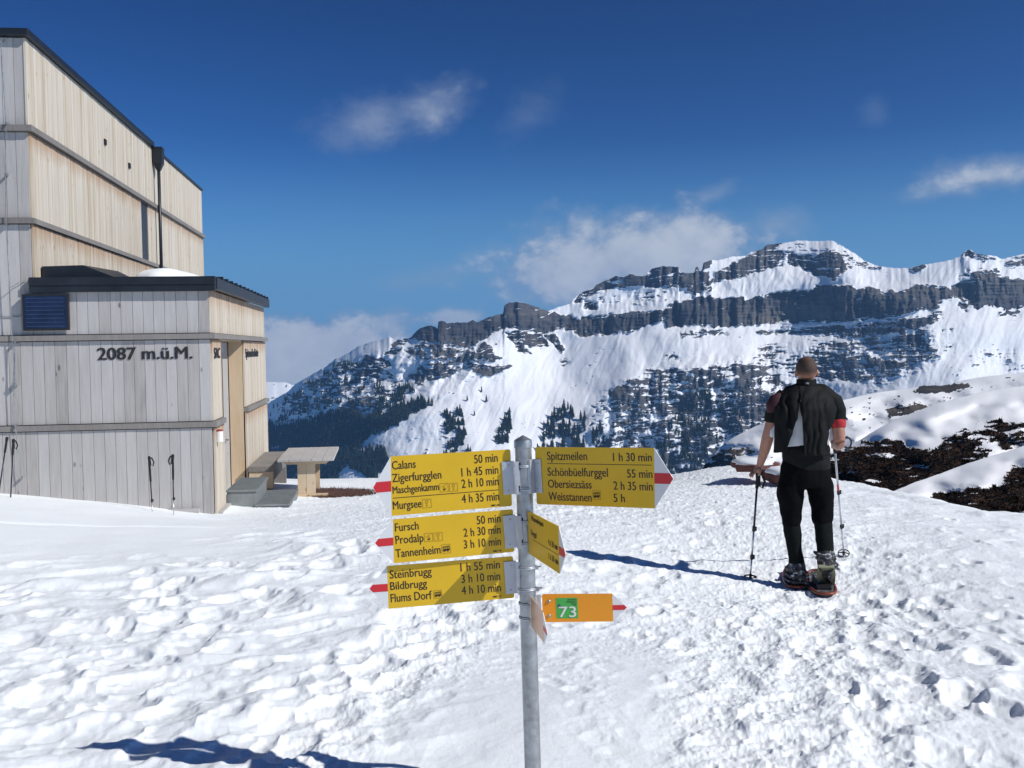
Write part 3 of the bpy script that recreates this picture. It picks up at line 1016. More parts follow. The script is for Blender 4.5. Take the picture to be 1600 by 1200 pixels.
def make_ground():
    az = np.radians(np.concatenate([np.arange(-180, -31, 3.0), np.arange(-31, 31, 0.042), np.arange(31, 180.1, 3.0)]))
    rr = np.concatenate([[0.02], np.arange(0.5, 3.2, 0.25), 3.2 * np.exp(np.arange(0, math.log(26 / 3.2), 0.0031)), 26 * np.exp(np.arange(0.02, math.log(500 / 26), 0.12))])
    A, Rg = np.meshgrid(az, rr)
    X, Y = np.sin(A) * Rg, np.cos(A) * Rg
    Z = ground_base(X, Y)
    m = (np.abs(A) < np.radians(31.5)) & (Rg > 3) & (Rg < 27)
    x, y = X[m], Y[m]
    r = Rg[m]
    px = 800 + F * x / y
    # masks of how the snow has been used
    path = np.exp(-((px - np.interp(r, [3, 5, 7, 9, 13, 20], [1180, 1200, 1200, 1240, 1130, 1000])) / np.interp(r, [3, 6, 9, 20], [300, 270, 230, 300])) ** 2)
    path2 = np.exp(-((px - np.interp(r, [3, 4.2, 5.5, 8, 14], [400, 480, 640, 760, 700])) / np.interp(r, [3, 6, 14], [90, 90, 260])) ** 2)
    left = sstep(760, 640, px) * sstep(13.0, 10.0, r + 0.0 * px)
    bank = sstep(420, 250, px) * sstep(9.2, 11.0, r + (px - 200) * 0.002)
    smooth_c = np.exp(-(((px - 790) / 230) ** 2)) * sstep(5.6, 4.7, r)
    smooth_c = np.maximum(smooth_c, np.exp(-(((px - 990) / 60) ** 2)) * sstep(6.2, 5.6, r))
    calm = np.clip(1 - 0.93 * bank - 0.85 * smooth_c, 0.05, 1)
    wx, wy = x + 0.22 * fbm(x / 0.6, y / 0.6, 2, 5), y + 0.22 * fbm(x / 0.6, y / 0.6, 2, 6)
    # broad drifts, pillow lumps left, trodden crust on the path
    h = 0.05 * fbm(x / 2.4, y / 1.7, 3, 1)
    ca, sa = math.cos(0.5), math.sin(0.5)
    lx, ly = wx * ca + wy * sa, -wx * sa + wy * ca
    pn = perlin(lx / 0.80, ly / 0.34, 2)
    bil = 0.55 * pn + 0.6 * np.sqrt(pn ** 2 + 0.01)
    h += calm * (0.029 * left + 0.011) * (bil * 1.6 - 0.3)
    h += calm * 0.010 * fbm(lx / 0.34, ly / 0.15, 2, 7, 0.4) * (0.6 + 0.5 * left)
    right = sstep(1180, 1400, px)
    h += calm * right * 0.024 * fbm(wx / 0.40, wy / 0.40, 2, 12, 0.4)
    tr = np.clip(path + 0.95 * path2, 0, 1)
    h += tr * calm * 0.013 * fbm(wx / 0.15, wy / 0.15, 4, 3, 0.6)
    h += tr * calm * 0.007 * (np.abs(fbm(x / 0.055, y / 0.055, 3, 4)) * 2 - 0.4)
    h += (0.3 + 0.7 * tr) * calm * 0.008 * np.maximum(fbm(x / 0.10, y / 0.10, 3, 8) - 0.05, 0) * 4
    h += 0.0035 * fbm(x / 0.03, y / 0.03, 2, 9) * (0.25 + tr) * calm
    # faint ski lines on the smooth bank
    h -= bank * 0.025 * np.exp(-((y - 11.6 - 0.25 * (x + 5.0) - 0.1 * np.sin(x)) / 0.06) ** 2)
    # prints
    rng = np.random.default_rng(5)
    jobs = []
    def trail(p0, p1, n, side, ln, wd, dp, jit=0.08):
        a, b = ground_hit(*p0), ground_hit(*p1)
        d = Vector((b.x - a.x, b.y - a.y))
        dn = d.normalized()
        for i in range(n):
            s = (i + 0.5) / n
            sd = side * (1 if i % 2 else -1)
            jobs.append((a.x + d.x * s - dn.y * sd + rng.normal(0, jit), a.y + d.y * s + dn.x * sd + rng.normal(0, jit),
                         math.atan2(dn.y, dn.x) + rng.normal(0, 0.2), ln * rng.uniform(0.8, 1.2), wd * rng.uniform(0.8, 1.2), dp * rng.uniform(0.6, 1.2)))
    trail((1180, 1190), (1250, 940), 16, 0.16, 0.24, 0.10, 0.04)
    trail((1330, 1190), (1300, 945), 15, 0.17, 0.24, 0.10, 0.045)
    trail((1060, 1190), (1200, 950), 15, 0.16, 0.22, 0.10, 0.035)
    trail((1420, 1190), (1340, 930), 13, 0.14, 0.16, 0.09, 0.07, 0.1)
    trail((1590, 1120), (1400, 930), 13, 0.13, 0.16, 0.09, 0.08, 0.1)
    trail((1590, 1000), (1330, 860), 12, 0.13, 0.15, 0.09, 0.05, 0.1)
    trail((440, 1170), (700, 930), 18, 0.14, 0.17, 0.09, 0.08, 0.1)
    trail((560, 1090), (780, 900), 14, 0.14, 0.15, 0.09, 0.06, 0.12)
    trail((720, 980), (640, 820), 12, 0.14, 0.15, 0.09, 0.05, 0.12)
    trail((60, 1120), (330, 860), 18, 0.16, 0.19, 0.11, 0.07, 0.16)
    trail((230, 1060), (520, 850), 17, 0.16, 0.19, 0.11, 0.07, 0.16)
    trail((20, 960), (300, 1110), 13, 0.16, 0.19, 0.11, 0.06, 0.16)
    trail((900, 990), (1120, 800), 16, 0.14, 0.17, 0.09, 0.05, 0.14)
    trail((560, 830), (1000, 790), 18, 0.2, 0.17, 0.1, 0.045, 0.2)
    for _ in range(170):
        q = ground_hit(rng.uniform(850, 1600), 1200 - 420 * rng.uniform(0.0, 1) ** 1.0)
        jobs.append((q.x, q.y, rng.uniform(0.9, 2.4), rng.uniform(0.06, 0.16), rng.uniform(0.04, 0.08), rng.uniform(0.015, 0.045)))
    for _ in range(110):
        q = ground_hit(rng.uniform(0, 760), 1180 - 340 * rng.uniform(0.0, 1))
        jobs.append((q.x, q.y, rng.uniform(0.3, 1.6), rng.uniform(0.10, 0.22), rng.uniform(0.07, 0.12), rng.uniform(0.025, 0.06)))
    pit, rim = np.zeros_like(h), np.zeros_like(h)
    for (cx, cy, a, ln, wd, dp) in jobs:
        sel = np.nonzero((np.abs(x - cx) < ln * 2.2) & (np.abs(y - cy) < ln * 2.2))[0]
        if not len(sel):
            continue
        dx, dy = x[sel] - cx, y[sel] - cy
        a_ = (dx * math.cos(a) + dy * math.sin(a)) / ln
        b_ = (-dx * math.sin(a) + dy * math.cos(a)) / wd
        q = np.sqrt(a_ ** 2 + b_ ** 2) + 0.22 * perlin(dx / 0.07 + cx * 9, dy / 0.07, 3)
        pit[sel] = np.minimum(pit[sel], -dp * sstep(1.25, 0.35, q))
        rim[sel] = np.maximum(rim[sel], 0.18 * dp * np.exp(-((q - 1.35) / 0.42) ** 2))
    h += calm * (0.45 * pit + rim * sstep(-0.02, 0.0, pit))
    # the hiker's own track, flattened by the snowshoe just lifted
    fade = sstep(27, 20, r)
    Z[m] += h * fade
    o = grid_mesh('snow_ground', X, Y, Z, M_SNOW)
    o['kind'] = 'structure'
    return o


make_ground()
# ------------------------------------------------------------------ forest on the far slopes
def foliage_mat():
    m_, nt, bs = new_mat('fir_needles')
    L = nt.links
    tc = nd(nt, 'ShaderNodeTexCoord')
    n1 = nd(nt, 'ShaderNodeTexNoise', i_Scale=0.35, i_Detail=4.0)
    L.new(tc.outputs['Object'], n1.inputs['Vector'])
    cr = nd(nt, 'ShaderNodeValToRGB')
    cr.color_ramp.elements[0].position = 0.35
    cr.color_ramp.elements[0].color = (0.010, 0.018, 0.012, 1)
    cr.color_ramp.elements[1].position = 0.75
    cr.color_ramp.elements[1].color = (0.035, 0.050, 0.028, 1)
    L.new(n1.outputs[0], cr.inputs[0])
    L.new(cr.outputs[0], bs.inputs['Base Color'])
    bs.inputs['Roughness'].default_value = 0.9
    bs.inputs['Specular IOR Level'].default_value = 0.1
    return m_


M_FIR = foliage_mat()
M_BARK = simple('fir_bark', (0.05, 0.038, 0.03), 0.9, var=0.3, scale=2.0)


def fir_crown(mb, base, h, w, rng, tiers=6, n=7):
    """drooping tiers of ragged boughs round a stem"""
    for i in range(tiers):
        s = i / (tiers - 0.0)
        z0 = base.z + h * (0.08 + 0.92 * s)
        z1 = z0 + h * (0.92 / tiers) * 1.75
        r = w * (1 - s) ** 0.85 * rng.uniform(0.85, 1.15) + 0.03 * w
        a0 = rng.uniform(0, 6.28)
        vs = [(base.x, base.y, min(z1, base.z + h))]
        for k in range(n * 2):
            rr = r * (rng.uniform(0.8, 1.15) if k % 2 == 0 else rng.uniform(0.45, 0.65))
            a = a0 + math.pi * k / n
            vs.append((base.x + rr * math.cos(a), base.y + rr * math.sin(a), z0 + (0 if k % 2 == 0 else h * 0.035)))
        mb.add(vs, [(0, 1 + k, 1 + (k + 1) % (2 * n)) for k in range(2 * n)])


def plant_forest():
    rng = random.Random(3)
    zones = [
        ([(405, 662), (432, 671), (475, 661), (505, 649), (540, 644), (575, 654), (600, 647), (625, 635), (657, 626), (677, 631), (660, 642), (640, 650), (620, 667), (580, 682),
          (558, 704), (600, 702), (606, 725), (585, 752), (560, 740), (535, 730), (522, 760), (405, 760)], 0.80, 2.8, 11),
        ([(405, 655), (470, 606), (520, 570), (560, 566), (600, 590), (640, 605), (610, 640), (575, 652), (540, 642), (500, 648), (460, 664), (410, 690)], 0.36, 3.6, 9),
        ([(580, 652), (600, 615), (640, 600), (650, 612), (625, 636)], 0.5, 4.0, 11), ([(660, 640), (700, 628), (722, 637), (700, 655), (650, 665)], 0.16, 4.5, 11),
        ([(694, 645), (720, 635), (726, 667), (733, 676), (722, 701), (700, 703), (694, 677)], 0.48, 3.4, 11), ([(773, 694), (782, 668), (797, 642), (799, 672), (792, 694)], 0.70, 3.4, 11),
        ([(700, 700), (735, 690), (740, 712), (690, 715)], 0.4, 4.0, 12), ([(750, 600), (765, 600), (740, 660), (728, 655)], 0.12, 4.5, 9),
        ([(1022, 700), (1052, 655), (1080, 620), (1108, 612), (1112, 650), (1108, 700), (1085, 750), (1020, 750)], 0.44, 3.6, 10),
        ([(1090, 700), (1140, 640), (1165, 660), (1120, 700), (1090, 745)], 0.26, 4.5, 12), ([(925, 640), (1000, 610), (1020, 650), (990, 700), (940, 700)], 0.10, 5.0, 11),
        ([(1150, 600), (1185, 585), (1200, 615), (1165, 632)], 0.22, 5.0, 11), ([(960, 690), (1020, 670), (1020, 740), (960, 740)], 0.16, 5.0, 12)]
    mb = MB()
    cnt = 0
    for poly, dens, step, hp in zones:
        x0, x1 = min(p[0] for p in poly), max(p[0] for p in poly)
        y0, y1 = min(p[1] for p in poly), max(p[1] for p in poly)
        y = y0
        while y < y1 + 6:
            x = x0
            while x < x1:
                qx, qy = x + rng.uniform(-1.6, 1.6), y + rng.uniform(-1.6, 1.6)
                sd = float(poly_sd(np.array([qx]), np.array([qy]), poly)[0]) + 6 * float(fbm(np.array([qx / 9]), np.array([qy / 7]), 3, 5)[0])
                nn = 0.5 + 0.8 * float(fbm(np.array([qx / 16]), np.array([qy / 10]), 3, 15)[0])
                if sd > 0 and nn > 1 - dens:
                    q = on_mountain(qx, qy)
                    if q is not None:
                        b = q[0]
                        h = hp * rng.uniform(0.6, 1.2) * (b - CAMP).length / F
                        fir_crown(mb, b - Vector((0, 0, 0.06 * h)), h, h * rng.uniform(0.2, 0.3), rng, 4, 4)
                        cnt += 1
                x += step
            y += step * 0.8
    o = mb.build('forest', M_FIR)
    o['kind'] = 'stuff'
    o['label'] = 'dark conifer forest covering the lower slopes of the snowy mountain'
    # single firs that stand apart below the cliffs
    protos = []
    for k in range(5):
        c, tr = MB(), MB()
        fir_crown(c, Vector((0, 0, 0.05)), 1.0, 0.24, rng, 9, 8)
        tr.tube([(0, 0, -0.1), (0, 0, 0.5), (0, 0, 0.97)], [0.022, 0.014, 0.003], 6)
        mc = c.build('crown', M_FIR)
        mt = tr.build('trunk', M_BARK)
        protos.append((mc.data, mt.data))
        bpy.data.objects.remove(mc)
        bpy.data.objects.remove(mt)
    spots = []
    z1 = [(836, 700), (838, 676), (850, 660), (868, 640), (885, 626), (905, 634), (918, 650), (918, 676), (910, 706)]
    z2 = [(922, 700), (926, 668), (934, 648), (945, 680), (946, 706)]
    for zone, num, hp in ((z1, 96, 17), (z2, 16, 18)):
        k = 0
        while k < num:
            x, y = rng.uniform(min(p[0] for p in zone), max(p[0] for p in zone)), rng.uniform(min(p[1] for p in zone), max(p[1] for p in zone) + 6)
            if float(poly_sd(np.array([x]), np.array([y - 4]), zone)[0]) > 0:
                spots.append((x, y + 5, hp * rng.uniform(0.65, 1.15)))
                k += 1
    for x, y in ((657, 735), (668, 728), (640, 722), (1062, 742), (1072, 735), (1046, 738), (1150, 610), (1188, 602), (760, 628), (729, 627), (741, 650), (752, 613), (1010, 735), (985, 720), (1120, 690), (1136, 672)):
        spots.append((x, y, rng.uniform(8, 13)))
    for i, (x, y, hp) in enumerate(spots):
        q = on_mountain(x, y)
        if q is None:
            continue
        b = q[0]
        h = hp * (b - CAMP).length / F
        r_ = root('fir_tree', 'dark fir tree standing apart on the far snow slope below the cliffs', 'tree', b, 'firs standing apart below the cliffs')
        r_.scale = (h, h, h)
        r_.rotation_euler.z = rng.uniform(0, 6.28)
        mc, mt = protos[i % 5]
        for nm, me in (('crown', mc), ('trunk', mt)):
            c = bpy.data.objects.new(nm, me)
            link(c, r_)
    return cnt


print('trees', plant_forest())

# ------------------------------------------------------------------ thin mountain air
def haze():
    mb = MB()
    mb.box((300, 2700, -265), (9000, 9000, 1350))
    m_ = bpy.data.materials.new('haze')
    m_.use_nodes = True
    nt = m_.node_tree
    nt.nodes.remove(nt.nodes['Principled BSDF'])
    v = nd(nt, 'ShaderNodeVolumePrincipled')
    v.inputs['Color'].default_value = (0.34, 0.62, 1.0, 1)
    v.inputs['Density'].default_value = HAZE
    v.inputs['Anisotropy'].default_value = 0.3
    nt.links.new(v.outputs[0], nt.nodes['Material Output'].inputs['Volume'])
    o = mb.build('haze', m_)
    o['kind'] = 'stuff'


HAZE = 0.85e-4
haze()
# ------------------------------------------------------------------ wood
def wood_mat(name, base_a, base_b, base_c, rough=0.75, grain=1.0, rust=0.0):
    """sawn boards: every board has its own tone (vertex value 'tint'), grain runs upright, dark knots"""
    m_, nt, bs = new_mat(name)
    L = nt.links
    tc = nd(nt, 'ShaderNodeTexCoord')
    at = nd(nt, 'ShaderNodeAttribute', attribute_name='tint')
    mp = nd(nt, 'ShaderNodeMapping')
    mp.inputs['Scale'].default_value = (1, 1, 0.06)
    of = nd(nt, 'ShaderNodeVectorMath', operation='MULTIPLY_ADD')
    cb = nd(nt, 'ShaderNodeCombineXYZ')
    L.new(at.outputs['Fac'], cb.inputs[0])
    L.new(at.outputs['Fac'], cb.inputs[2])
    L.new(cb.outputs[0], of.inputs[0])
    of.inputs[1].default_value = (37.0, 11.0, 53.0)
    L.new(tc.outputs['Object'], of.inputs[2])
    L.new(of.outputs[0], mp.inputs[0])
    g = nd(nt, 'ShaderNodeTexNoise', i_Scale=34.0, i_Detail=6.0, i_Roughness=0.65)
    L.new(mp.outputs[0], g.inputs['Vector'])
    mp2 = nd(nt, 'ShaderNodeMapping')
    mp2.inputs['Scale'].default_value = (1, 1, 0.45)
    L.new(of.outputs[0], mp2.inputs[0])
    k = nd(nt, 'ShaderNodeTexVoronoi', i_Scale=4.2)
    L.new(mp2.outputs[0], k.inputs['Vector'])
    kr = nd(nt, 'ShaderNodeMapRange')
    L.new(k.outputs['Distance'], kr.inputs[0])
    kr.inputs[1].default_value = 0.04
    kr.inputs[2].default_value = 0.10
    kr.inputs[3].default_value = 0.5
    kr.inputs[4].default_value = 0.0
    st = nd(nt, 'ShaderNodeTexNoise', i_Scale=1.3, i_Detail=5.0)
    L.new(mp2.outputs[0], st.inputs['Vector'])
    # tone = board tint + grain + large stain
    def ma(op, a, b, c=None):
        n = nd(nt, 'ShaderNodeMath', operation=op)
        for i, v in enumerate((a, b, c)):
            if v is None:
                continue
            if isinstance(v, (int, float)):
                n.inputs[i].default_value = v
            else:
                L.new(v, n.inputs[i])
        return n.outputs[0]
    t = ma('MULTIPLY_ADD', at.outputs['Fac'], 0.26, ma('ADD', 0.08, ma('MULTIPLY_ADD', g.outputs[0], 0.55 * grain, ma('MULTIPLY', st.outputs[0], 0.45))))
    t = ma('SUBTRACT', t, kr.outputs[0])
    cr = nd(nt, 'ShaderNodeValToRGB')
    e = cr.color_ramp.elements
    e[0].position, e[0].color = 0.22, (*base_a, 1)
    e[1].position, e[1].color = 0.98, (*base_c, 1)
    x = e.new(0.62)
    x.color = (*base_b, 1)
    L.new(t, cr.inputs[0])
    L.new(cr.outputs[0], bs.inputs['Base Color'])
    bs.inputs['Roughness'].default_value = rough
    bs.inputs['Specular IOR Level'].default_value = 0.2
    b = nd(nt, 'ShaderNodeBump', i_Strength=0.35, i_Distance=0.004)
    L.new(g.outputs[0], b.inputs['Height'])
    L.new(b.outputs[0], bs.inputs['Normal'])
    return m_


M_WGREY = wood_mat('weathered_grey_boards', (0.17, 0.15, 0.135), (0.41, 0.39, 0.37), (0.54, 0.525, 0.51))
M_WWARM = wood_mat('pale_larch_boards', (0.32, 0.22, 0.13), (0.54, 0.465, 0.36), (0.66, 0.61, 0.52))
M_WORANGE = wood_mat('fresh_larch_boards', (0.38, 0.24, 0.12), (0.58, 0.44, 0.29), (0.66, 0.55, 0.40))
M_WBAT = wood_mat('dark_weathered_ledge', (0.10, 0.09, 0.085), (0.20, 0.185, 0.17), (0.30, 0.28, 0.26))
M_METAL = simple('dark_sheet_metal', (0.028, 0.034, 0.042), 0.42, 0.5, var=0.25, scale=3.0)
M_BLACK = simple('black_plastic', (0.012, 0.012, 0.014), 0.5, var=0.2)
M_LET = simple('black_letter_paint', (0.018, 0.018, 0.02), 0.6)
M_GALV = simple('galvanised_steel', (0.36, 0.38, 0.39), 0.42, 0.75, var=0.28, scale=22.0, bump=0.15, bscale=60)
M_STEP = simple('grey_green_step_metal', (0.22, 0.24, 0.24), 0.6, 0.2, var=0.15, scale=9.0, bump=0.4, bscale=120)
M_GLASS = simple('dark_window_glass', (0.015, 0.018, 0.022), 0.25, 0.0, var=0.1, spec=0.3)
M_WHITE = simple('white_enamel', (0.75, 0.75, 0.74), 0.35, var=0.05)
M_REDP = simple('dark_red_paint', (0.28, 0.03, 0.025), 0.4, var=0.1)
M_SOLAR = simple('solar_cells', (0.008, 0.016, 0.055), 0.18, 0.0, var=0.35, scale=6, spec=0.6)
M_SILV = simple('silver_lines', (0.20, 0.23, 0.30), 0.4, 0.5)

YAW = R(7.0)
HU = Vector((math.cos(YAW), math.sin(YAW), 0))
HV = Vector((-math.sin(YAW), math.cos(YAW), 0))
HZ = Vector((0, 0, 1))
_o = P(332, 660, 15.2)
HO = Vector((_o.x, _o.y, 0))
HM = Matrix((HU, HV, HZ)).transposed()


def H(s, t, z):
    return HO + HU * s + HV * t + HZ * z


def s_at(px, py=500):
    """position along the front wall that this photo column sees"""
    v = ray(px, py)
    # camera + v*k on the plane through HO with normal HV
    k = (HO - CAMP).dot(HV) / v.dot(HV)
    return (CAMP + v * k - HO).dot(HU)


def z_front(px, py):
    v = ray(px, py)
    k = (HO - CAMP).dot(HV) / v.dot(HV)
    return (CAMP + v * k).z


def t_side(px, s, py=500):
    """depth along the side wall at offset s that this photo column sees"""
    v = ray(px, py)
    q = H(s, 0, 0) - CAMP
    k = q.dot(HU) / v.dot(HU)
    return (CAMP + v * k - HO).dot(HV)


def z_side(px, py, s):
    v = ray(px, py)
    q = H(s, 0, 0) - CAMP
    k = q.dot(HU) / v.dot(HU)
    return (CAMP + v * k).z


ST = s_at(43, 200)                     # tower corner
Z_EAVE, Z_PTOP = z_front(324, 455), z_front(324, 432)
ZB1 = (z_front(329, 530.5), z_front(329, 519.5))
ZB2 = (z_front(335, 668), z_front(335, 657))
ZB3 = (z_front(43, 351), z_front(43, 340))
ZB4 = (z_front(43, 207), z_front(43, 195))
Z_TTOP, Z_TF = z_front(42, 46), z_front(42, 59)
Z_BASE = -1.25
PD = t_side(412, 0.0, 500)
TD = t_side(317, ST, 400)
print('hut', ST, PD, TD, Z_EAVE, Z_PTOP, ZB1, ZB2, ZB3, ZB4, Z_TTOP)
T_D0, T_D1 = t_side(345, 0, 600), t_side(381, 0, 600)


def front_boards(mb, s0, s1, z0, z1, t, w=0.152, th=0.03):
    rng = random.Random(int(z0 * 100) + 5)
    s = s1
    while s > s0 + 1e-4:
        ww = min(w * rng.uniform(0.92, 1.08), s - s0)
        mb.cur = rng.random()
        mb.box(H(s - ww / 2, t - th / 2 - rng.uniform(0, 0.004), (z0 + z1) / 2), (ww - 0.005, th, z1 - z0), HM)
        s -= ww
    mb.cur = 0.0


def side_boards(mb, t0, t1, z0, z1, s, w=0.105, th=0.03):
    rng = random.Random(int(z0 * 100) + 9)
    t = t0
    while t < t1 - 1e-4:
        ww = min(w * rng.uniform(0.8, 1.2), t1 - t)
        mb.cur = rng.random()
        mb.box(H(s + th / 2 + rng.uniform(0, 0.006), t + ww / 2, (z0 + z1) / 2), (th, ww - 0.006, z1 - z0), HM)
        t += ww
    mb.cur = 0.0


def hbox(mb, s0, s1, t0, t1, z0, z1):
    return mb.box(H((s0 + s1) / 2, (t0 + t1) / 2, (z0 + z1) / 2), (abs(s1 - s0), abs(t1 - t0), abs(z1 - z0)), HM)


def add_stain(m_, zs, z_root, depth=0.42):
    """tannin run-off under each ledge: orange at the top of the boards, streaking down"""
    nt = m_.node_tree
    L = nt.links
    bs = nt.nodes['Principled BSDF']
    src = bs.inputs['Base Color'].links[0].from_socket
    tc = nd(nt, 'ShaderNodeTexCoord')
    mp = nd(nt, 'ShaderNodeMapping')
    mp.inputs['Scale'].default_value = (1, 1, 0.05)
    L.new(tc.outputs['Object'], mp.inputs[0])
    n = nd(nt, 'ShaderNodeTexNoise', i_Scale=9.0, i_Detail=5.0, i_Roughness=0.7)
    L.new(mp.outputs[0], n.inputs['Vector'])
    sp = nd(nt, 'ShaderNodeSeparateXYZ')
    L.new(tc.outputs['Object'], sp.inputs[0])
    tot = None
    for z in zs:
        mr = nd(nt, 'ShaderNodeMapRange')
        L.new(sp.outputs[2], mr.inputs[0])
        mr.inputs[1].default_value = z - z_root - depth
        mr.inputs[2].default_value = z - z_root
        gt = nd(nt, 'ShaderNodeMath', operation='LESS_THAN')
        L.new(sp.outputs[2], gt.inputs[0])
        gt.inputs[1].default_value = z - z_root + 0.02
        mu = nd(nt, 'ShaderNodeMath', operation='MULTIPLY')
        L.new(mr.outputs[0], mu.inputs[0])
        L.new(gt.outputs[0], mu.inputs[1])
        if tot is None:
            tot = mu.outputs[0]
        else:
            a = nd(nt, 'ShaderNodeMath', operation='MAXIMUM')
            L.new(tot, a.inputs[0])
            L.new(mu.outputs[0], a.inputs[1])
            tot = a.outputs[0]
    f = nd(nt, 'ShaderNodeMath', operation='MULTIPLY_ADD')
    L.new(n.outputs[0], f.inputs[0])
    f.inputs[1].default_value = 1.5
    f.inputs[2].default_value = -1.15
    f2 = nd(nt, 'ShaderNodeMath', operation='ADD', use_clamp=True)
    L.new(tot, f2.inputs[0])
    L.new(f.outputs[0], f2.inputs[1])
    mx = nd(nt, 'ShaderNodeMix', data_type='RGBA')
    L.new(f2.outputs[0], mx.inputs['Factor'])
    L.new(src, mx.inputs['A'])
    mx.inputs['B'].default_value = (0.36, 0.17, 0.06, 1)
    L.new(mx.outputs['Result'], bs.inputs['Base Color'])


add_stain(M_WWARM, (ZB1[0], ZB2[0], ZB3[0], ZB4[0], Z_EAVE), Z_BASE)


def build_hut():
    hut = root('mountain_hut', 'tall pale wooden mountain hut with flat roofs and an entrance porch on the left', 'building', H(-2.7, 4, Z_BASE))
    SL = -14.0                                   # far left end, outside the picture
    # front boards of tower and porch, storey by storey, each lower storey a little prouder
    f = MB()
    front_boards(f, SL, ST, ZB4[1], Z_TF, 0.045)
    front_boards(f, SL, ST, ZB3[1], ZB4[0], 0.03)
    front_boards(f, SL, ST, ZB1[1], ZB3[0], 0.015)
    front_boards(f, ST, 0, ZB1[1], Z_EAVE + 0.02, 0.015)
    front_boards(f, SL, 0, ZB2[1], ZB1[0], 0.0)
    front_boards(f, SL, 0, Z_BASE, ZB2[0], -0.015)
    f.build('front_wall', M_WGREY, hut, tint=True)
    g = MB()
    g.cur = 0.1
    hbox(g, SL, ST - 0.01, 0.06, TD - 0.05, Z_BASE, Z_TF)
    hbox(g, ST, -0.012, 0.06, 0.3, Z_BASE, Z_EAVE)
    hbox(g, ST, -0.5, 0.31, PD - 0.05, Z_BASE, Z_EAVE)
    hbox(g, -0.49, -0.012, 0.31, T_D0 - 0.02, Z_BASE, Z_EAVE)
    hbox(g, -0.49, -0.012, T_D1 + 0.02, PD - 0.05, Z_BASE, Z_EAVE)
    hbox(g, -0.49, -0.012, T_D0 - 0.02, T_D1 + 0.02, ZB1[0] + 0.02, Z_EAVE)
    g.build('frame_core', M_WBAT, hut, tint=True)
    # tower side wall
    w0, w1 = t_side(220, ST, 360), t_side(231, ST, 360)
    d_pipe = t_side(240, ST, 300)
    s_ = MB()
    side_boards(s_, 0.0, TD, ZB4[1], Z_TF, ST - 0.03)
    side_boards(s_, 0.0, w0, ZB3[1], ZB4[0], ST - 0.015)
    side_boards(s_, w1 + 0.25, TD, ZB3[1], ZB4[0], ST - 0.015)
    side_boards(s_, 0.0, TD, Z_EAVE - 0.2, ZB3[0], ST)
    s_.build('side_wall', M_WWARM, hut, tint=True)
    # tall narrow window with pale reveal
    fr = MB()
    fr.cur = 0.7
    hbox(fr, ST - 0.10, ST + 0.012, w1, w1 + 0.25, ZB3[1], ZB4[0])
    wf = fr.build('window', M_WWARM, hut, tint=True)
    wp = MB()
    hbox(wp, ST - 0.009, ST - 0.003, w0, w1, ZB3[1], ZB4[0])
    wp.build('window_pane', M_GLASS, wf)
    # porch side
    p = MB()
    side_boards(p, 0.0, PD, ZB1[1], Z_EAVE + 0.02, -0.03, 0.13)
    side_boards(p, 0.0, T_D0, ZB2[1], ZB1[0], -0.015, 0.13)
    side_boards(p, T_D1, PD, ZB2[1], ZB1[0], -0.015, 0.13)
    side_boards(p, 0.0, T_D0, Z_BASE, ZB2[0], 0.0, 0.13)
    side_boards(p, T_D1, PD, Z_BASE, ZB2[0], 0.0, 0.13)
    p.build('porch_side_wall', M_WWARM, hut, tint=True)
    # doorway: reveal boards, soffit, door with glass strip, threshold
    d = MB()
    d.cur = 0.35
    hbox(d, -0.25, -0.02, T_D1 - 0.03, T_D1 + 0.015, -0.86, ZB1[0] + 0.01)
    d.cur = 0.2
    hbox(d, -0.25, -0.02, T_D0, T_D1 - 0.035, ZB1[0] - 0.01, ZB1[0] + 0.015)
    d.build('doorway_reveal', M_WORANGE, hut, tint=True)
    dr = MB()
    dr.cur = 0.3
    hbox(dr, -0.33, -0.265, T_D0, T_D1 - 0.04, -0.86, ZB1[0] - 0.02)
    do = dr.build('door', M_WGREY, hut, tint=True)
    dg = MB()
    hbox(dg, -0.264, -0.258, T_D0 + 0.5, T_D1 - 0.7, -0.5, ZB1[0] - 0.2)
    dg.build('door_glass', M_GLASS, do)
    dh = MB()
    dh.tube([H(-0.263, T_D1 - 0.5, 0.1), H(-0.22, T_D1 - 0.5, 0.1), H(-0.22, T_D1 - 0.62, 0.1)], 0.012, 8)
    dh.build('door_handle', M_GALV, do, smooth=True)
    th = MB()
    th.cur = 0.4
    hbox(th, -0.26, 0.03, T_D0 + 0.003, T_D1 - 0.04, -0.95, -0.865)
    th.build('threshold', M_WGREY, hut, tint=True)
    # ledges between the storeys
    def ledge(zz, s0, s1, t0=None, t1=None, s_side=0.0, proud=0.075):
        b = MB()
        rng = random.Random(int(zz[0] * 1000))
        b.cur = rng.random()
        if s1 > s0:
            hbox(b, s0, s1 + proud, -proud, 0.02, zz[0] + 0.012, zz[1] - 0.012)
        if t1 is not None:
            b.cur = rng.random()
            hbox(b, s_side - 0.02, s_side + proud - 0.001, t0, t1, zz[0] + 0.013, zz[1] - 0.013)
        b.build('ledge', M_WBAT, hut, tint=True)
    ledge(ZB4, SL, ST, 0.021, TD + 0.05, ST)
    ledge(ZB3, SL, ST, 0.021, TD + 0.05, ST)
    ledge(ZB1, SL, 0, 0.021, PD + 0.06, 0)
    ledge(ZB2, SL, 0, 0.021, T_D0 - 0.02, 0)
    ledge(ZB2, 0, -1, T_D1 + 0.01, PD + 0.05, 0)
    # tower roof
    r = MB()
    hbox(r, SL - 0.1, ST + 0.07, -0.08, d_pipe - 0.12, Z_TF + 0.01, Z_TTOP)
    hbox(r, SL - 0.1, ST + 0.045, d_pipe + 0.05, TD + 0.06, Z_TF + 0.01, Z_TTOP - 0.06)
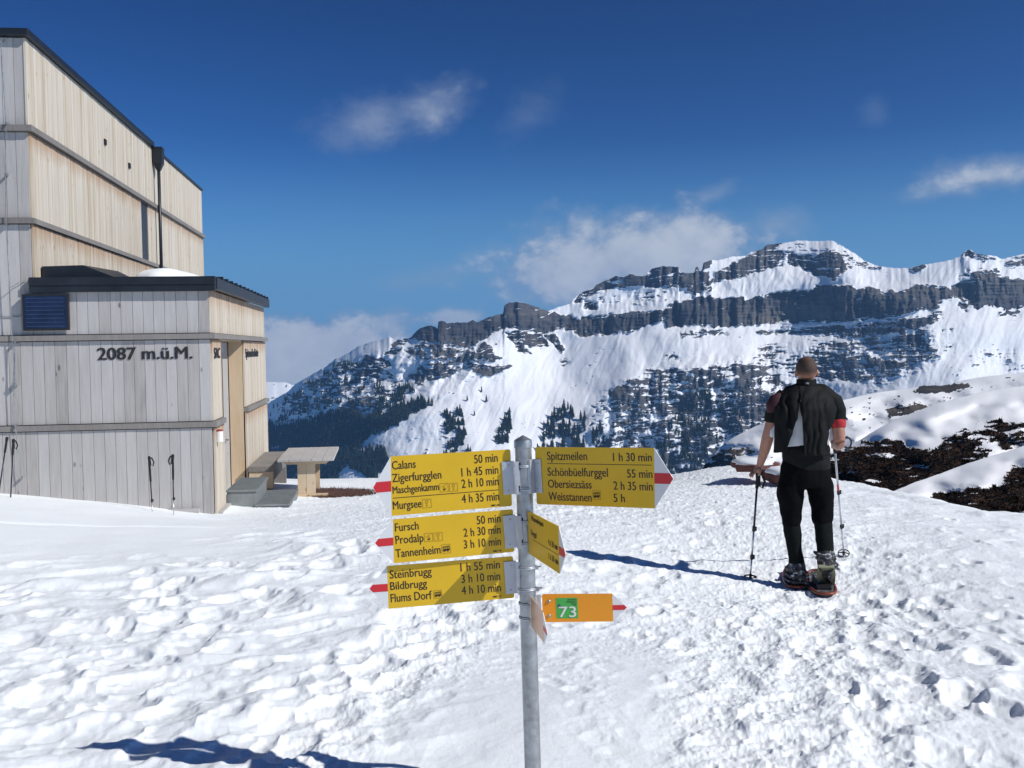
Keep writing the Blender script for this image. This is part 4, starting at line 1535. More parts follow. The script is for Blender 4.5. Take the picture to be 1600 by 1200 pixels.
    hbox(r, SL - 0.1, ST - 0.2, d_pipe - 0.119, d_pipe + 0.049, Z_TF + 0.01, Z_TTOP - 0.07)
    r.build('tower_roof', M_METAL, hut, bevel=0.012)
    # rain hopper and pipe
    hp = MB()
    hc = H(ST + 0.12, d_pipe, 0)
    zt = Z_TF + 0.02
    rings = []
    for z, a in ((zt, 0.13), (zt - 0.34, 0.12), (zt - 0.5, 0.045)):
        rings.append([hc + HU * (a * x * 0.8) + HV * (a * y) + HZ * z for x, y in ((-1, -1), (1, -1), (1, 1), (-1, 1))])
    hp.rings(rings)
    hop = hp.build('rain_hopper', M_METAL, hut)
    pp = MB()
    pp.tube([H(ST + 0.12, d_pipe, zt - 0.48), H(ST + 0.12, d_pipe, Z_PTOP - 0.1)], 0.036, 10)
    pp.build('downpipe', M_METAL, hop, smooth=True)
    # two small dark vents
    for px, py in ((163, 222), (201, 259)):
        t = t_side(px, ST, py)
        z = z_side(px, py, ST)
        v = MB()
        hbox(v, ST + 0.005, ST + 0.03, t - 0.06, t + 0.06, z - 0.05, z + 0.05)
        v.build('vent', M_BLACK, hut)
    # porch roof: fascia, seamed sheet falling to the right, upstand box
    pr = MB()
    hbox(pr, ST - 0.02, 0.10, -0.10, 0.02, Z_EAVE, Z_PTOP)
    hbox(pr, ST - 0.02, 0.10, -0.118, -0.1005, Z_EAVE + 0.10, Z_PTOP - 0.012)
    hbox(pr, 0.02, 0.115, 0.021, PD + 0.1, Z_EAVE + 0.03, Z_PTOP - 0.01)
    hbox(pr, ST + 0.04, 0.10, 0.021, PD + 0.1, Z_PTOP - 0.07, Z_PTOP - 0.02)
    t = 0.5
    while t < PD:
        hbox(pr, ST + 0.04, 0.135, t - 0.02, t + 0.02, Z_PTOP - 0.019, Z_PTOP + 0.028)
        t += 0.52
    hbox(pr, ST + 0.04, 0.03, PD - 0.05, PD + 0.1, Z_PTOP - 0.019, Z_PTOP + 0.02)
    pr.build('porch_roof', M_METAL, hut, bevel=0.006)
    ub = MB()
    sa, sb, sc = ST + 0.05, s_at(122, 420), s_at(165, 425)
    za, zb = z_front(60, 414), z_front(122, 412)
    z0 = Z_PTOP + 0.005
    q = [(sa, z0), (sc + 0.1, z0), (sb, zb), (sa, za)]
    ub.rings([[H(a, 0.25, z) for a, z in q], [H(a, 2.3, z + 0.06 * (z > z0 + 0.02)) for a, z in q]])
    ub.build('roof_upstand', M_METAL, hut, bevel=0.008)
    # timber plinth at the snow line
    pl = MB()
    pl.cur = 0.6
    hbox(pl, s_at(170, 800), s_at(313, 800), -0.13, -0.05, z_front(313, 830), z_front(313, 793))
    pl.build('plinth_beam', M_WGREY, hut, tint=True)
    pk = MB()
    pk.cur = 0.35
    hbox(pk, -0.02, 0.10, 0.03, T_D0 + 0.1, z_front(340, 815), z_front(340, 801))
    pk.build('corner_skirting', M_WGREY, hut, tint=True)
    # lightning conductor: thin cable with stand-offs
    lc = MB()
    zc = [Z_TF - 0.05, ZB4[1], (ZB4[0] + ZB3[1]) / 2, ZB3[0], 1.2, ZB1[0], (ZB1[0] + ZB2[1]) / 2, ZB2[1], -0.1]
    scab = s_at(16, 400)
    pts = [H(scab + 0.03 * math.sin(i * 1.7) + 0.02 * i / 3, -0.105, z) for i, z in enumerate(zc)]
    lc.tube(pts, 0.006, 6)
    for q in pts[::1]:
        lc.box(q + HV * 0.05, (0.02, 0.12, 0.035), HM)
    lc.tube([H(SL, -0.03, z_front(0, 497)), H(s_at(30, 495), -0.03, z_front(30, 495)), H(s_at(40, 493), -0.06, z_front(40, 493))], 0.006, 6)
    lc.tube([H(scab, -0.1, z_front(18, 452)), H(s_at(30, 443), -0.06, z_front(30, 443)), H(s_at(40, 440), -0.02, z_front(40, 440))], 0.006, 6)
    lc.build('lightning_cable', M_GALV, hut)
    # writing
    sz = (z_front(155, 543) - z_front(155, 562)) / 0.70
    text_mesh([("2087 m.ü.M.", s_at(154, 560), z_front(154, 562.3), sz, 0.0, 'LEFT', 0.0)], 'x', M_LET, hut, H(0, 0, 0), HU, HZ, -HV) if False else None
    wid = s_at(301, 560) - s_at(154, 560)
    put_text("2087 m.ü.M.", 'altitude_lettering', M_LET, hut, H(s_at(154, 560), -0.036, z_front(154, 562.3)), HU, HZ, -HV, sz, wid, 0.006, 0.016)
    zl, zh = z_side(330, 560, 0.02), z_side(330, 543, 0.02)
    put_text("SAC", 'club_lettering', M_LET, hut, H(0.028, T_D0 * 0.18, zl), HV, HZ, HU, (zh - zl) / 0.70, T_D0 * 0.6, 0.003, 0.012)
    t0, t1 = t_side(383, 0.02, 555), t_side(403, 0.02, 555)
    zl, zh = z_side(384, 558, 0.02), z_side(384, 544.5, 0.02)
    put_text("Spitzmeilenhütte", 'hut_name_lettering', M_LET, hut, H(0.028, t0, zl), HV, HZ, HU, (zh - zl) / 0.70, t1 - t0, 0.003, 0.012)
    return hut


def put_text(s, name, mat, parent, O, X, Y, Z, size, width, depth=0.0006, bold=0.0):
    """one word group scaled to a given width"""
    cu = bpy.data.curves.new('letters', 'FONT')
    cu.body = s
    cu.size = size
    cu.extrude = depth
    cu.resolution_u = 3
    o = bpy.data.objects.new('letters', cu)
    COL.objects.link(o)
    bpy.context.view_layer.update()
    me = bpy.data.meshes.new_from_object(o.evaluated_get(bpy.context.evaluated_depsgraph_get()))
    x0, x1 = min(p.co.x for p in me.vertices), max(p.co.x for p in me.vertices)
    k = width / (x1 - x0) if width else 1.0
    mb = MB()
    for i, dx in enumerate((-bold / 2, 0, bold / 2)):
        mb.add([O + X * ((p.co.x - x0) * k + dx) + Y * (p.co.y + 0.15 * dx) + Z * (p.co.z + i * 0.0008) for p in me.vertices], [tuple(f.vertices) for f in me.polygons])
    bpy.data.objects.remove(o)
    bpy.data.meshes.remove(me)
    bpy.data.curves.remove(cu)
    return mb.build(name, mat, parent)


build_hut()

# solar panel on the porch front
sp_ = root('solar_panel', 'dark blue solar panel mounted on the grey porch front under the dark roof edge', 'solar panel', H(s_at(75, 490), -0.06, z_front(75, 516)))
a, b = s_at(39.5, 490), s_at(111, 490)
z0, z1 = z_front(75, 516.5), z_front(75, 460)
m = MB()
hbox(m, a, b, -0.12, -0.055, z0, z1)
pn = m.build('frame', M_BLACK, sp_, bevel=0.004)
m = MB()
hbox(m, a + 0.03, b - 0.03, -0.125, -0.1205, z0 + 0.03, z1 - 0.03)
m.build('cells', M_SOLAR, sp_)
m = MB()
for i in range(8):
    zz = z0 + 0.03 + (z1 - z0 - 0.06) * (i + 0.5) / 8
    hbox(m, a + 0.05, b - 0.06, -0.1275, -0.1255, zz - 0.0012, zz + 0.0012)
m.build('bus_lines', M_SILV, sp_)

# snow left on the porch roof
m = MB()
c = H((s_at(170, 420) + s_at(262, 420)) / 2, 3.0, Z_PTOP + 0.0)
n1, n2 = 40, 12
vs = []
for j in range(n2 + 1):
    ph = j / n2 * math.pi / 2
    for i in range(n1):
        th = 2 * math.pi * i / n1
        rr = 1 + 0.08 * math.sin(3 * th + 1) + 0.05 * math.sin(7 * th)
        x = math.copysign(abs(math.cos(th)) ** 0.75, math.cos(th)) * math.cos(ph) ** 0.45 * rr * 0.62
        y = math.copysign(abs(math.sin(th)) ** 0.75, math.sin(th)) * math.cos(ph) ** 0.45 * rr * 1.35
        z = 0.30 * math.sin(ph) * (1.0 - 0.45 * max(0, x / 0.62)) + (0 if j else -0.02)
        vs.append(c + HU * x + HV * y + HZ * z)
fs = []
for j in range(n2):
    for i in range(n1):
        fs.append((j * n1 + i, j * n1 + (i + 1) % n1, (j + 1) * n1 + (i + 1) % n1, (j + 1) * n1 + i))
fs.append(tuple(n2 * n1 + i for i in range(n1)))
m.add(vs, fs)
tag(m.build('snow_pad', M_SNOW, None, smooth=True), 'smooth white pad of snow lying on the dark porch roof', 'snow pad')

# canister beside the door
q = H(0.13, t_side(337, 0.0, 680) * 1.0, 0)
q = P(343, 690, 15.35)
cn = root('wall_canister', 'small white canister with dark red lid fixed beside the hut doorway', 'canister', q)
m = MB()
m.tube([q + HZ * d for d in (-0.005, 0.0, 0.15, 0.155)], [0.045, 0.055, 0.055, 0.05], 16)
m.build('body', M_WHITE, cn, smooth=True, angle=40)
m = MB()
m.tube([q + HZ * d for d in (0.156, 0.16, 0.175)], [0.058, 0.058, 0.045], 16)
m.build('lid', M_REDP, cn, smooth=True, angle=40)
m = MB()
m.box(q - HU * 0.085 + HZ * 0.08, (0.06, 0.05, 0.11), HM)
m.build('bracket', M_GALV, cn)

# metal steps
st = root('entrance_steps', 'two grey green metal grating steps below the hut doorway', 'steps', H(0.45, 1.6, -1.1))
m = MB()
hbox(m, 0.035, 0.47, 0.95, 2.5, -1.3, -0.535)
m.build('riser_box', M_STEP, st, bevel=0.006)
m = MB()
hbox(m, 0.475, 0.98, 0.85, 2.5, -1.3, -0.755)
m.build('riser_box', M_STEP, st, bevel=0.006)
for (sa, sb, ta, z) in ((0.03, 0.50, 0.93, -0.533), (0.47, 1.0, 0.83, -0.753)):
    m = MB()
    hbox(m, sa, sb, ta, 2.53, z + 0.001, z + 0.028)
    k = ta + 0.06
    while k < 2.5:
        hbox(m, sa + 0.02, sb - 0.02, k, k + 0.02, z + 0.0285, z + 0.034)
        k += 0.06
    m.build('tread', M_STEP, st)

# block bench along the porch
t0, t1 = 3.4, 6.1
zt = z_side(400, 738, 0.3)
bn = root('wall_bench', 'low weathered timber bench along the porch wall past the metal steps', 'bench', H(0.3, 4.7, -1.0))
m = MB()
m.cur = 0.55
hbox(m, 0.06, 0.50, t0, t1, zt - 0.10, zt)
m.build('seat', M_WBAT, bn, tint=True, bevel=0.008)
m = MB()
m.cur = 0.8
hbox(m, 0.07, 0.49, t0 + 0.02, t0 + 0.14, zt - 0.40, zt - 0.102)
m.build('leg', M_WORANGE, bn, tint=True, bevel=0.006)
m = MB()
m.cur = 0.3
hbox(m, 0.44, 0.492, t0 + 0.145, t1 - 0.3, zt - 0.26, zt - 0.102)
m.build('apron', M_WBAT, bn, tint=True)
m = MB()
m.cur = 0.1
hbox(m, 0.07, 0.49, t1 - 0.25, t1 - 0.13, zt - 0.62, zt - 0.102)
m.build('leg', M_WBAT, bn, tint=True)
m = MB()
hbox(m, 0.07, 0.46, t0 + 0.02, t0 + 0.14, -1.6, zt - 0.402)
m.build('leg', M_WBAT, bn)

# table
TZ = P(477, 717.5, 18).z
TA, TB = P(433.5, 718, 18), P(521, 717, 18)
tm = (TA + TB) / 2
tw = (TB - TA).length
tg = gz(tm.x, tm.y + 0.3)
tb = root('wooden_table', 'pale wooden table on a panel leg standing in the snow beside the hut', 'table', (tm.x, tm.y, tg))
def tbox(m, s0, s1, t0, t1, z0, z1):
    m.box(Vector((tm.x, tm.y, 0)) + HU * ((s0 + s1) / 2) + HV * ((t0 + t1) / 2) + HZ * ((z0 + z1) / 2), (s1 - s0, t1 - t0, z1 - z0), HM)
m = MB()
for i in range(5):
    m.cur = 0.3 + 0.13 * i
    tbox(m, -tw / 2 + tw * i / 5 + 0.003, -tw / 2 + tw * (i + 1) / 5 - 0.003, 0, 2.2, TZ - 0.042, TZ)
m.build('tabletop', M_WGREY, tb, tint=True, bevel=0.004)
m = MB()
m.cur = 0.6
m.prism([(-tw * 0.42, 0), (tw * 0.42, 0), (tw * 0.36, -0.055), (-tw * 0.36, -0.055)], 0.09, Vector((tm.x, tm.y, TZ - 0.043)) + HV * 0.16, HU, HZ, HV)
m.build('crossbar', M_WORANGE, tb, tint=True)
m = MB()
for i in range(2):
    m.cur = 0.55 + 0.3 * i
    tbox(m, -0.15 + 0.152 * i, -0.002 + 0.152 * i, 0.14, 0.20, tg - 0.1, TZ - 0.1)
m.build('leg', M_WORANGE, tb, tint=True)
m = MB()
m.cur = 0.35
tbox(m, -0.15, 0.15, 1.4, 1.46, tg - 0.1, TZ - 0.045)
m.build('leg', M_WORANGE, tb, tint=True)
m = MB()
m.cur = 0.7
tbox(m, -0.05, 0.05, 0.21, 1.39, tg + 0.12, tg + 0.28)
tbox(m, 0.06, 0.12, 0.205, 0.6, tg - 0.05, TZ - 0.05)
m.build('stretcher', M_WORANGE, tb, tint=True)
m = MB()
m.cur = 0.2
tbox(m, -0.36, 0.36, 0.10, 0.24, tg - 0.08, tg + 0.05)
m.build('foot', M_WORANGE, tb, tint=True, bevel=0.01)

# bare heather thawed out behind the table
hm_ = MB()
rng = random.Random(8)
for i in range(900):
    a = rng.uniform(0, 6.28)
    rr = math.sqrt(rng.random())
    c = Vector((tm.x + 0.35 + 0.75 * rr * math.cos(a), tm.y + 0.9 + 0.9 * rr * math.sin(a), 0))
    c.z = gz(c.x, c.y) + 0.01
    for k in range(3):
        d = Vector((rng.uniform(-1, 1), rng.uniform(-1, 1), rng.uniform(0.2, 1))).normalized() * rng.uniform(0.03, 0.09)
        s = d.orthogonal().normalized() * 0.006
        hm_.add([c - s, c + s, c + d], [(0, 1, 2)])
M_HEATH = simple('dry_heather', (0.075, 0.035, 0.024), 0.9, var=0.45, scale=12)
o = hm_.build('heather', M_HEATH)
o['kind'] = 'stuff'
o['label'] = 'brown heather thawed out of the snow around the table foot'
hp_ = MB()
ring = []
for k, (sx, zz) in enumerate(((1.0, -0.03), (0.8, 0.03), (0.4, 0.045))):
    ring.append([Vector((tm.x + 0.25 + 0.8 * sx * math.cos(i * 0.4488) * (1 + 0.15 * math.sin(i * 2.3)), tm.y + 0.9 + 0.95 * sx * math.sin(i * 0.4488), 0)) for i in range(14)])
    for v in ring[-1]:
        v.z = gz(v.x, v.y) + zz
hp_.rings(ring)
o = hp_.build('bare_soil', M_HEATH)
o['kind'] = 'structure'


# ------------------------------------------------------------------ trekking poles
M_PUR = simple('dark_violet_lacquer', (0.02, 0.014, 0.04), 0.35, 0.2)
M_ALU = simple('brushed_aluminium', (0.55, 0.56, 0.58), 0.35, 0.8, var=0.1)
M_RUB = simple('black_foam_grip', (0.012, 0.011, 0.014), 0.85, var=0.3, bump=0.4, bscale=150)
M_ORB = simple('orange_red_lacquer', (0.55, 0.07, 0.03), 0.4)


def trekking_pole(top, tip, label, group, upper=0.45, upmat=None, strap=1, grip=0.16, red=False, strap_dir=None, basket=True):
    top, tip = Vector(top), Vector(tip)
    ax = (tip - top)
    Ln = ax.length
    ax.normalize()
    r_ = root('trekking_pole', label, 'trekking pole', tip, group)
    side = Vector((1, 0, 0)) if strap_dir is None else Vector(strap_dir)
    side = (side - ax * side.dot(ax)).normalized()
    g = MB()
    g.tube([top - ax * 0.012, top, top + ax * 0.02, top + ax * 0.06, top + ax * grip * 0.75, top + ax * grip, top + ax * (grip + 0.01)], [0.012, 0.020, 0.020, 0.0145, 0.0155, 0.014, 0.010], 12)
    g.build('grip', M_RUB, r_, smooth=True)
    if strap:
        s = MB()
        pts = [top + ax * 0.01, top + side * 0.035 * strap + ax * 0.02, top + side * 0.06 * strap + ax * 0.075, top + side * 0.045 * strap + ax * 0.13, top + side * 0.018 * strap + ax * 0.115, top + ax * 0.02 + side * 0.012 * strap]
        s.tube(pts, 0.011, 6, flat=0.35)
        s.build('strap', M_BLACK, r_)
    a, b = grip + 0.005, grip + (Ln - grip) * upper
    c = grip + (Ln - grip) * (upper + (1 - upper) * 0.5)
    u_ = MB()
    u_.tube([top + ax * a, top + ax * b], 0.009, 10)
    u_.build('upper_shaft', upmat or M_PUR, r_, smooth=True)
    for e in (b, c):
        k = MB()
        k.tube([top + ax * (e - 0.02), top + ax * (e - 0.015), top + ax * (e + 0.02), top + ax * (e + 0.026)], [0.009, 0.014, 0.014, 0.008], 10)
        k.box(top + ax * e + side * 0.014, (0.016, 0.016, 0.035))
        k.build('clamp', M_BLACK, r_)
    if red:
        k = MB()
        k.tube([top + ax * (b - 0.09), top + ax * (b - 0.021)], 0.0098, 10)
        k.build('band', M_ORB, r_)
    l = MB()
    l.tube([top + ax * b, top + ax * c], 0.008, 10)
    l.tube([top + ax * c, tip - ax * 0.05], 0.0068, 10)
    l.build('lower_shaft', M_ALU, r_, smooth=True)
    if basket:
        k = MB()
        bc = tip - ax * 0.07
        n_ = side
        w_ = ax.cross(n_)
        k.tube([bc + n_ * (0.048 * math.cos(t)) + w_ * (0.048 * math.sin(t)) for t in [i * math.pi / 10 for i in range(20)]], 0.005, 6, closed=True)
        for i in range(4):
            t = i * math.pi / 2 + 0.4
            k.tube([bc - ax * 0.012, bc + n_ * (0.048 * math.cos(t)) + w_ * (0.048 * math.sin(t))], 0.005, 6)
        k.tube([bc - ax * 0.02, bc + ax * 0.012], 0.012, 8)
        k.build('basket', M_BLACK, r_)
    t_ = MB()
    t_.tube([tip - ax * 0.06, tip], [0.0045, 0.002], 8)
    t_.build('tip', M_GALV, r_)
    return r_


def wall_pole(px, py, bx, d, **kw):
    top = P(px, py, d)
    b = P(bx, 812, d - 0.12)
    ax = (b - top).normalized()
    trekking_pole(top, top + ax * 1.22, **kw)


GP = 'trekking poles stuck in the snow along the hut front'
wall_pole(233, 714, 239, 14.45, label='left one of two black poles leaning near the porch corner, strap hanging right', group=GP, upper=0.3, strap=1, grip=0.33)
wall_pole(270, 711, 271.5, 14.5, label='upright black pole closest to the porch corner, strap hanging left', group=GP, upper=0.3, strap=-1, grip=0.33)
wall_pole(11, 684, -8, 14.3, label='slanting dark violet pole at the left edge of the photo against the hut', group=GP, upper=0.75, strap=0, grip=0.2)
wall_pole(21, 687, 15, 14.35, label='dark violet pole with hanging strap, just right of the slanting one', group=GP, upper=0.75, strap=1, grip=0.2)
# ------------------------------------------------------------------ signpost and direction signs
M_YEL = simple('yellow_sign_enamel', (0.74, 0.46, 0.012), 0.42, var=0.05, scale=6, spec=0.45)
M_ORA = simple('orange_sign_enamel', (0.80, 0.31, 0.012), 0.42, var=0.05, scale=6, spec=0.45)
M_SWH = simple('white_sign_enamel', (0.74, 0.75, 0.75), 0.42, var=0.03, scale=6)
M_SRED = simple('red_sign_enamel', (0.62, 0.022, 0.03), 0.42, var=0.05, scale=6)
M_BRN = simple('dark_brown_lettering', (0.035, 0.018, 0.010), 0.5, var=0.1)
M_PICT = simple('ochre_pictogram_line', (0.36, 0.20, 0.012), 0.5)
M_BRK = simple('pale_aluminium_bracket', (0.52, 0.54, 0.57), 0.45, 0.55, var=0.08, scale=15)
M_GRN = simple('green_route_sticker', (0.055, 0.42, 0.075), 0.4, var=0.05)
M_TEAL = simple('dark_teal_sticker', (0.02, 0.12, 0.16), 0.4)
M_PALE = simple('pale_orange_back', (0.62, 0.36, 0.20), 0.3, 0.2, var=0.1, scale=5)

POLE_T, POLE_B = P(817.2, 690, 3.8), P(834.5, 1262, 3.8)
PAX = (POLE_T - POLE_B).normalized()


def pole_at(py):
    """axis point of the pole at a photo row"""
    k = (py - 690) / (1262 - 690)
    return POLE_T.lerp(POLE_B, k)


sp0 = root('signpost', 'grey galvanised steel signpost carrying yellow hiking signs', 'signpost', POLE_B)
m = MB()
m.tube([POLE_B - PAX * 0.4, POLE_B.lerp(POLE_T, 0.5), POLE_T], 0.030, 28)
m.build('pole', M_GALV, sp0, smooth=True, angle=40)
m = MB()
m.tube([POLE_T - PAX * 0.022, POLE_T + PAX * 0.002, POLE_T + PAX * 0.006, POLE_T + PAX * 0.023], [0.0325, 0.0325, 0.0315, 0.002], 28)
m.build('cap', M_GALV, sp0, smooth=True, angle=30)


class Plane:
    """the plane of one sign panel, from three measured corners"""

    def __init__(self, bl, br, tl):
        self.O = P(*bl)
        self.X = (P(*br) - self.O)
        self.w = self.X.length
        self.X.normalize()
        y = P(*tl) - self.O
        self.Y = (y - self.X * y.dot(self.X))
        self.h = self.Y.length
        self.Y.normalize()
        self.Z = self.X.cross(self.Y).normalized()
        if self.Z.dot(CAMP - self.O) < 0:
            self.Z = -self.Z
            self.flip = True

    def uv(self, px, py):
        v = ray(px, py)
        k = (self.O - CAMP).dot(self.Z) / v.dot(self.Z)
        q = CAMP + v * k - self.O
        return q.dot(self.X), q.dot(self.Y)


def round_corner(pts, idx, r=0.008, n=4):
    out = []
    for i, p in enumerate(pts):
        if i not in idx:
            out.append(p)
            continue
        a, b = Vector(pts[i - 1]), Vector(pts[(i + 1) % len(pts)])
        c = Vector(p)
        da, db = (a - c).normalized(), (b - c).normalized()
        for k in range(n + 1):
            t = k / n
            q = c + da * r * (1 - t) ** 2 + db * r * t ** 2
            out.append((q.x, q.y))
    return out


def stroke(mb, pl, pts, w, z=0.0022):
    """flat line drawn on the panel"""
    for (x0, y0), (x1, y1) in zip(pts[:-1], pts[1:]):
        d = Vector((x1 - x0, y1 - y0))
        if d.length < 1e-6:
            continue
        n = Vector((-d.y, d.x)).normalized() * w / 2
        q = [(x0 + n.x, y0 + n.y), (x1 + n.x, y1 + n.y), (x1 - n.x, y1 - n.y), (x0 - n.x, y0 - n.y)]
        mb.prism(q, 0.0006, pl.O + pl.Z * z, pl.X, pl.Y, pl.Z)


def pict(kind, x, y, s, pl, lines):
    """small framed pictogram: cable car, glass or bus"""
    stroke(lines, pl, [(x, y), (x + s, y), (x + s, y + s), (x, y + s), (x, y)], 0.0007)
    solid = True

    def pr(s_, q):
        lines.curm = 1 if s_ is solid else 0
        lines.prism([(x + a * s, y + b * s) for a, b in q], 0.0006, pl.O + pl.Z * 0.0024, pl.X, pl.Y, pl.Z)
        lines.curm = 0
    if kind == 'cable':
        stroke(lines, pl, [(x + s * 0.15, y + s * 0.55), (x + s * 0.85, y + s * 0.9)], 0.0012)
        stroke(lines, pl, [(x + s * 0.52, y + s * 0.72), (x + s * 0.52, y + s * 0.5)], 0.001)
        stroke(lines, pl, [(x + s * (0.52 + 0.16 * math.cos(a)), y + s * (0.33 + 0.16 * math.sin(a))) for a in [i * math.pi / 6 for i in range(13)]], 0.0012)
        pr(solid, [(0.36, 0.33), (0.40, 0.18), (0.64, 0.18), (0.68, 0.33)])
    elif kind == 'glass':
        stroke(lines, pl, [(x + s * 0.36, y + s * 0.85), (x + s * 0.36, y + s * 0.62), (x + s * 0.5, y + s * 0.48), (x + s * 0.64, y + s * 0.62), (x + s * 0.64, y + s * 0.85), (x + s * 0.36, y + s * 0.85)], 0.0012)
        stroke(lines, pl, [(x + s * 0.5, y + s * 0.48), (x + s * 0.5, y + s * 0.22)], 0.0012)
        pr(lines, [(0.38, 0.2), (0.62, 0.2), (0.62, 0.25), (0.38, 0.25)])
    else:
        pr(solid, [(0.12, 0.24), (0.9, 0.30), (0.9, 0.5), (0.12, 0.46)])
        pr(solid, [(0.12, 0.66), (0.88, 0.74), (0.88, 0.82), (0.12, 0.76)])
        for a in (0.14, 0.38, 0.62, 0.84):
            pr(solid, [(a, 0.46), (a + 0.05, 0.46), (a + 0.05, 0.75), (a, 0.75)])
        for a in (0.3, 0.7):
            pr(solid, [(a - 0.08, 0.27), (a - 0.05, 0.17), (a + 0.05, 0.17), (a + 0.08, 0.27)])


def sign(label, tl, bl, tr, br, tip, dl, dr, rows, rules=(), picts=(), base=M_YEL, round_at='right', group='direction signs on the post', dt=None, cap=0.0, notch=True):
    """rows: (left word, x, y, width px, right text, x right, y, width px)"""
    pl = Plane((*bl, dl), (*br, dr), (*tl, dl))
    q = {k: pl.uv(*v) for k, v in (('tl', tl), ('bl', bl), ('tr', tr), ('br', br), ('tip', tip))}
    left_tip = tip[0] < tl[0]
    g = root('direction_sign', label, 'hiking sign', pl.O, group)
    body = [q['bl'], q['br'], q['tr'], q['tl']]
    m_ = MB()
    m_.prism(round_corner(body, (1, 2) if left_tip else (0, 3)), 0.003, pl.O, pl.X, pl.Y, pl.Z)
    panel = m_.build('panel', base, g)
    e0, e1 = ('bl', 'tl') if left_tip else ('br', 'tr')
    a, b, t = Vector(q[e0]), Vector(q[e1]), Vector(q['tip'])
    m_ = MB()
    m_.prism([tuple(a), tuple(b), tuple(t)], 0.0029, pl.O, pl.X, pl.Y, pl.Z)
    tp = m_.build('arrow_tip', M_SWH, g)
    # red band
    mid = (a + b) / 2
    hb = (b - a) * 0.088
    k = 0.80
    c0, c1 = mid - hb, mid + hb
    f0 = a.lerp(t, 0.5 - 0) if False else None
    m_ = MB()
    fr = 1 - 0.176 / 1.0
    e_lo, e_hi = a.lerp(t, 1 - 0.176), b.lerp(t, 1 - 0.176)
    m_.prism([tuple(c0), tuple(c1), tuple(e_hi), tuple(t), tuple(e_lo)], 0.0008, pl.O + pl.Z * 0.0018, pl.X, pl.Y, pl.Z)
    m_.build('red_band', M_SRED, tp)
    # lettering, one part for each printed word group
    for (word, x, y, wpx, cap_px) in rows:
        L_ = MB()
        u0, v0 = pl.uv(x, y)
        u1, _ = pl.uv(x + wpx, y)
        _, v1 = pl.uv(x, y - cap_px)
        put = glyphs(word, 1.07 * (v1 - v0) / 0.70, abs(u1 - u0))
        for kk, dx in enumerate((-0.0005, 0.0005)):
            L_.add([pl.O + pl.X * (u0 + p[0] + dx) + pl.Y * (v0 + p[1]) + pl.Z * (0.0017 + p[2] + kk * 0.00015) for p in put[0]], put[1])
        L_.build('lettering', M_BRN, panel)
    for (x0, y0, x1, y1, w) in rules:
        r_ = MB()
        stroke(r_, pl, [pl.uv(x0, y0), pl.uv(x1, y1)], w, 0.0018)
        r_.build('divider_line', M_BRN, panel)
    for (kind, x, y, spx) in picts:
        u0, v0 = pl.uv(x, y)
        u1, _ = pl.uv(x + spx, y)
        k_ = MB()
        pict(kind, u0, v0, u1 - u0, pl, k_)
        k_.build('pictogram', [M_PICT, M_BRN], panel)
    return g, pl


_gc = {}


def glyphs(s, size, width):
    cu = bpy.data.curves.new('letters', 'FONT')
    cu.body = s
    cu.size = size
    cu.extrude = 0.0004
    cu.offset = 0.0
    cu.resolution_u = 3
    o = bpy.data.objects.new('letters', cu)
    COL.objects.link(o)
    bpy.context.view_layer.update()
    me = bpy.data.meshes.new_from_object(o.evaluated_get(bpy.context.evaluated_depsgraph_get()))
    x0, x1 = min(p.co.x for p in me.vertices), max(p.co.x for p in me.vertices)
    k = width / (x1 - x0)
    r_ = ([((p.co.x - x0) * k, p.co.y, p.co.z) for p in me.vertices], [tuple(f.vertices) for f in me.polygons])
    bpy.data.objects.remove(o)
    bpy.data.meshes.remove(me)
    bpy.data.curves.remove(cu)
    return r_


def bracket(g, pl, x0, x1, x2, y0, y1, slots, slot_x, z=0.004, tilt=1.4):
    """folded aluminium plate: one leaf on the panel, one bent towards the post, with slots and rivets"""
    b = MB()
    (ua, va), (ub, vb) = pl.uv(x0, y1), pl.uv(x1, y0)
    lo, hi = min(ua, ub), max(ua, ub)
    v0, v1 = min(va, vb), max(va, vb)
    b.prism([(lo, v0), (hi, v0), (hi, v1), (lo, v1)], 0.003, pl.O + pl.Z * z, pl.X, pl.Y, pl.Z)
    uc, vc = pl.uv(x2, (y0 + y1) / 2)
    us = hi if uc > hi else lo
    d = uc - us
    sg = 1 if d > 0 else -1
    O2 = pl.O + pl.X * (us + sg * 0.004) + pl.Z * (z + 0.026)
    X2 = pl.X * sg
    b.prism([(0, v0), (abs(d) - 0.004, v0), (abs(d) - 0.004, v1), (0, v1)], 0.003, O2, X2, pl.Y, pl.Z)
    b.prism([(0, v0), (0.028, v0), (0.028, v1), (0, v1)], 0.003, pl.O + pl.X * (us + sg * 0.002) + pl.Z * (z - 0.001), pl.Z, pl.Y, pl.X)
    br_ = b.build('bracket', M_BRK, g, bevel=0.0008)
    for yy in slots:
        s = MB()
        u_, v_ = pl.uv(slot_x, yy)
        w = abs(u_ - us)
        zdir = pl.Z
        s.prism([(w - 0.0025, v_ - 0.011), (w + 0.0025, v_ - 0.011), (w + 0.0025, v_ + 0.011), (w - 0.0025, v_ + 0.011)], 0.0008, O2 + zdir * 0.002, X2, pl.Y, zdir)
        s.build('slot', M_BLACK, br_)
    for yy in (y0 + 7, y1 - 7):
        r_ = MB()
        u_, v_ = pl.uv((x0 * 0.45 + x1 * 0.55), yy)
        r_.ball(pl.O + pl.X * u_ + pl.Y * v_ + pl.Z * (z + 0.0015), (0.0028, 0.0028, 0.0028), 8, 6)
        r_.build('rivet', M_GALV, br_, smooth=True)
    return br_


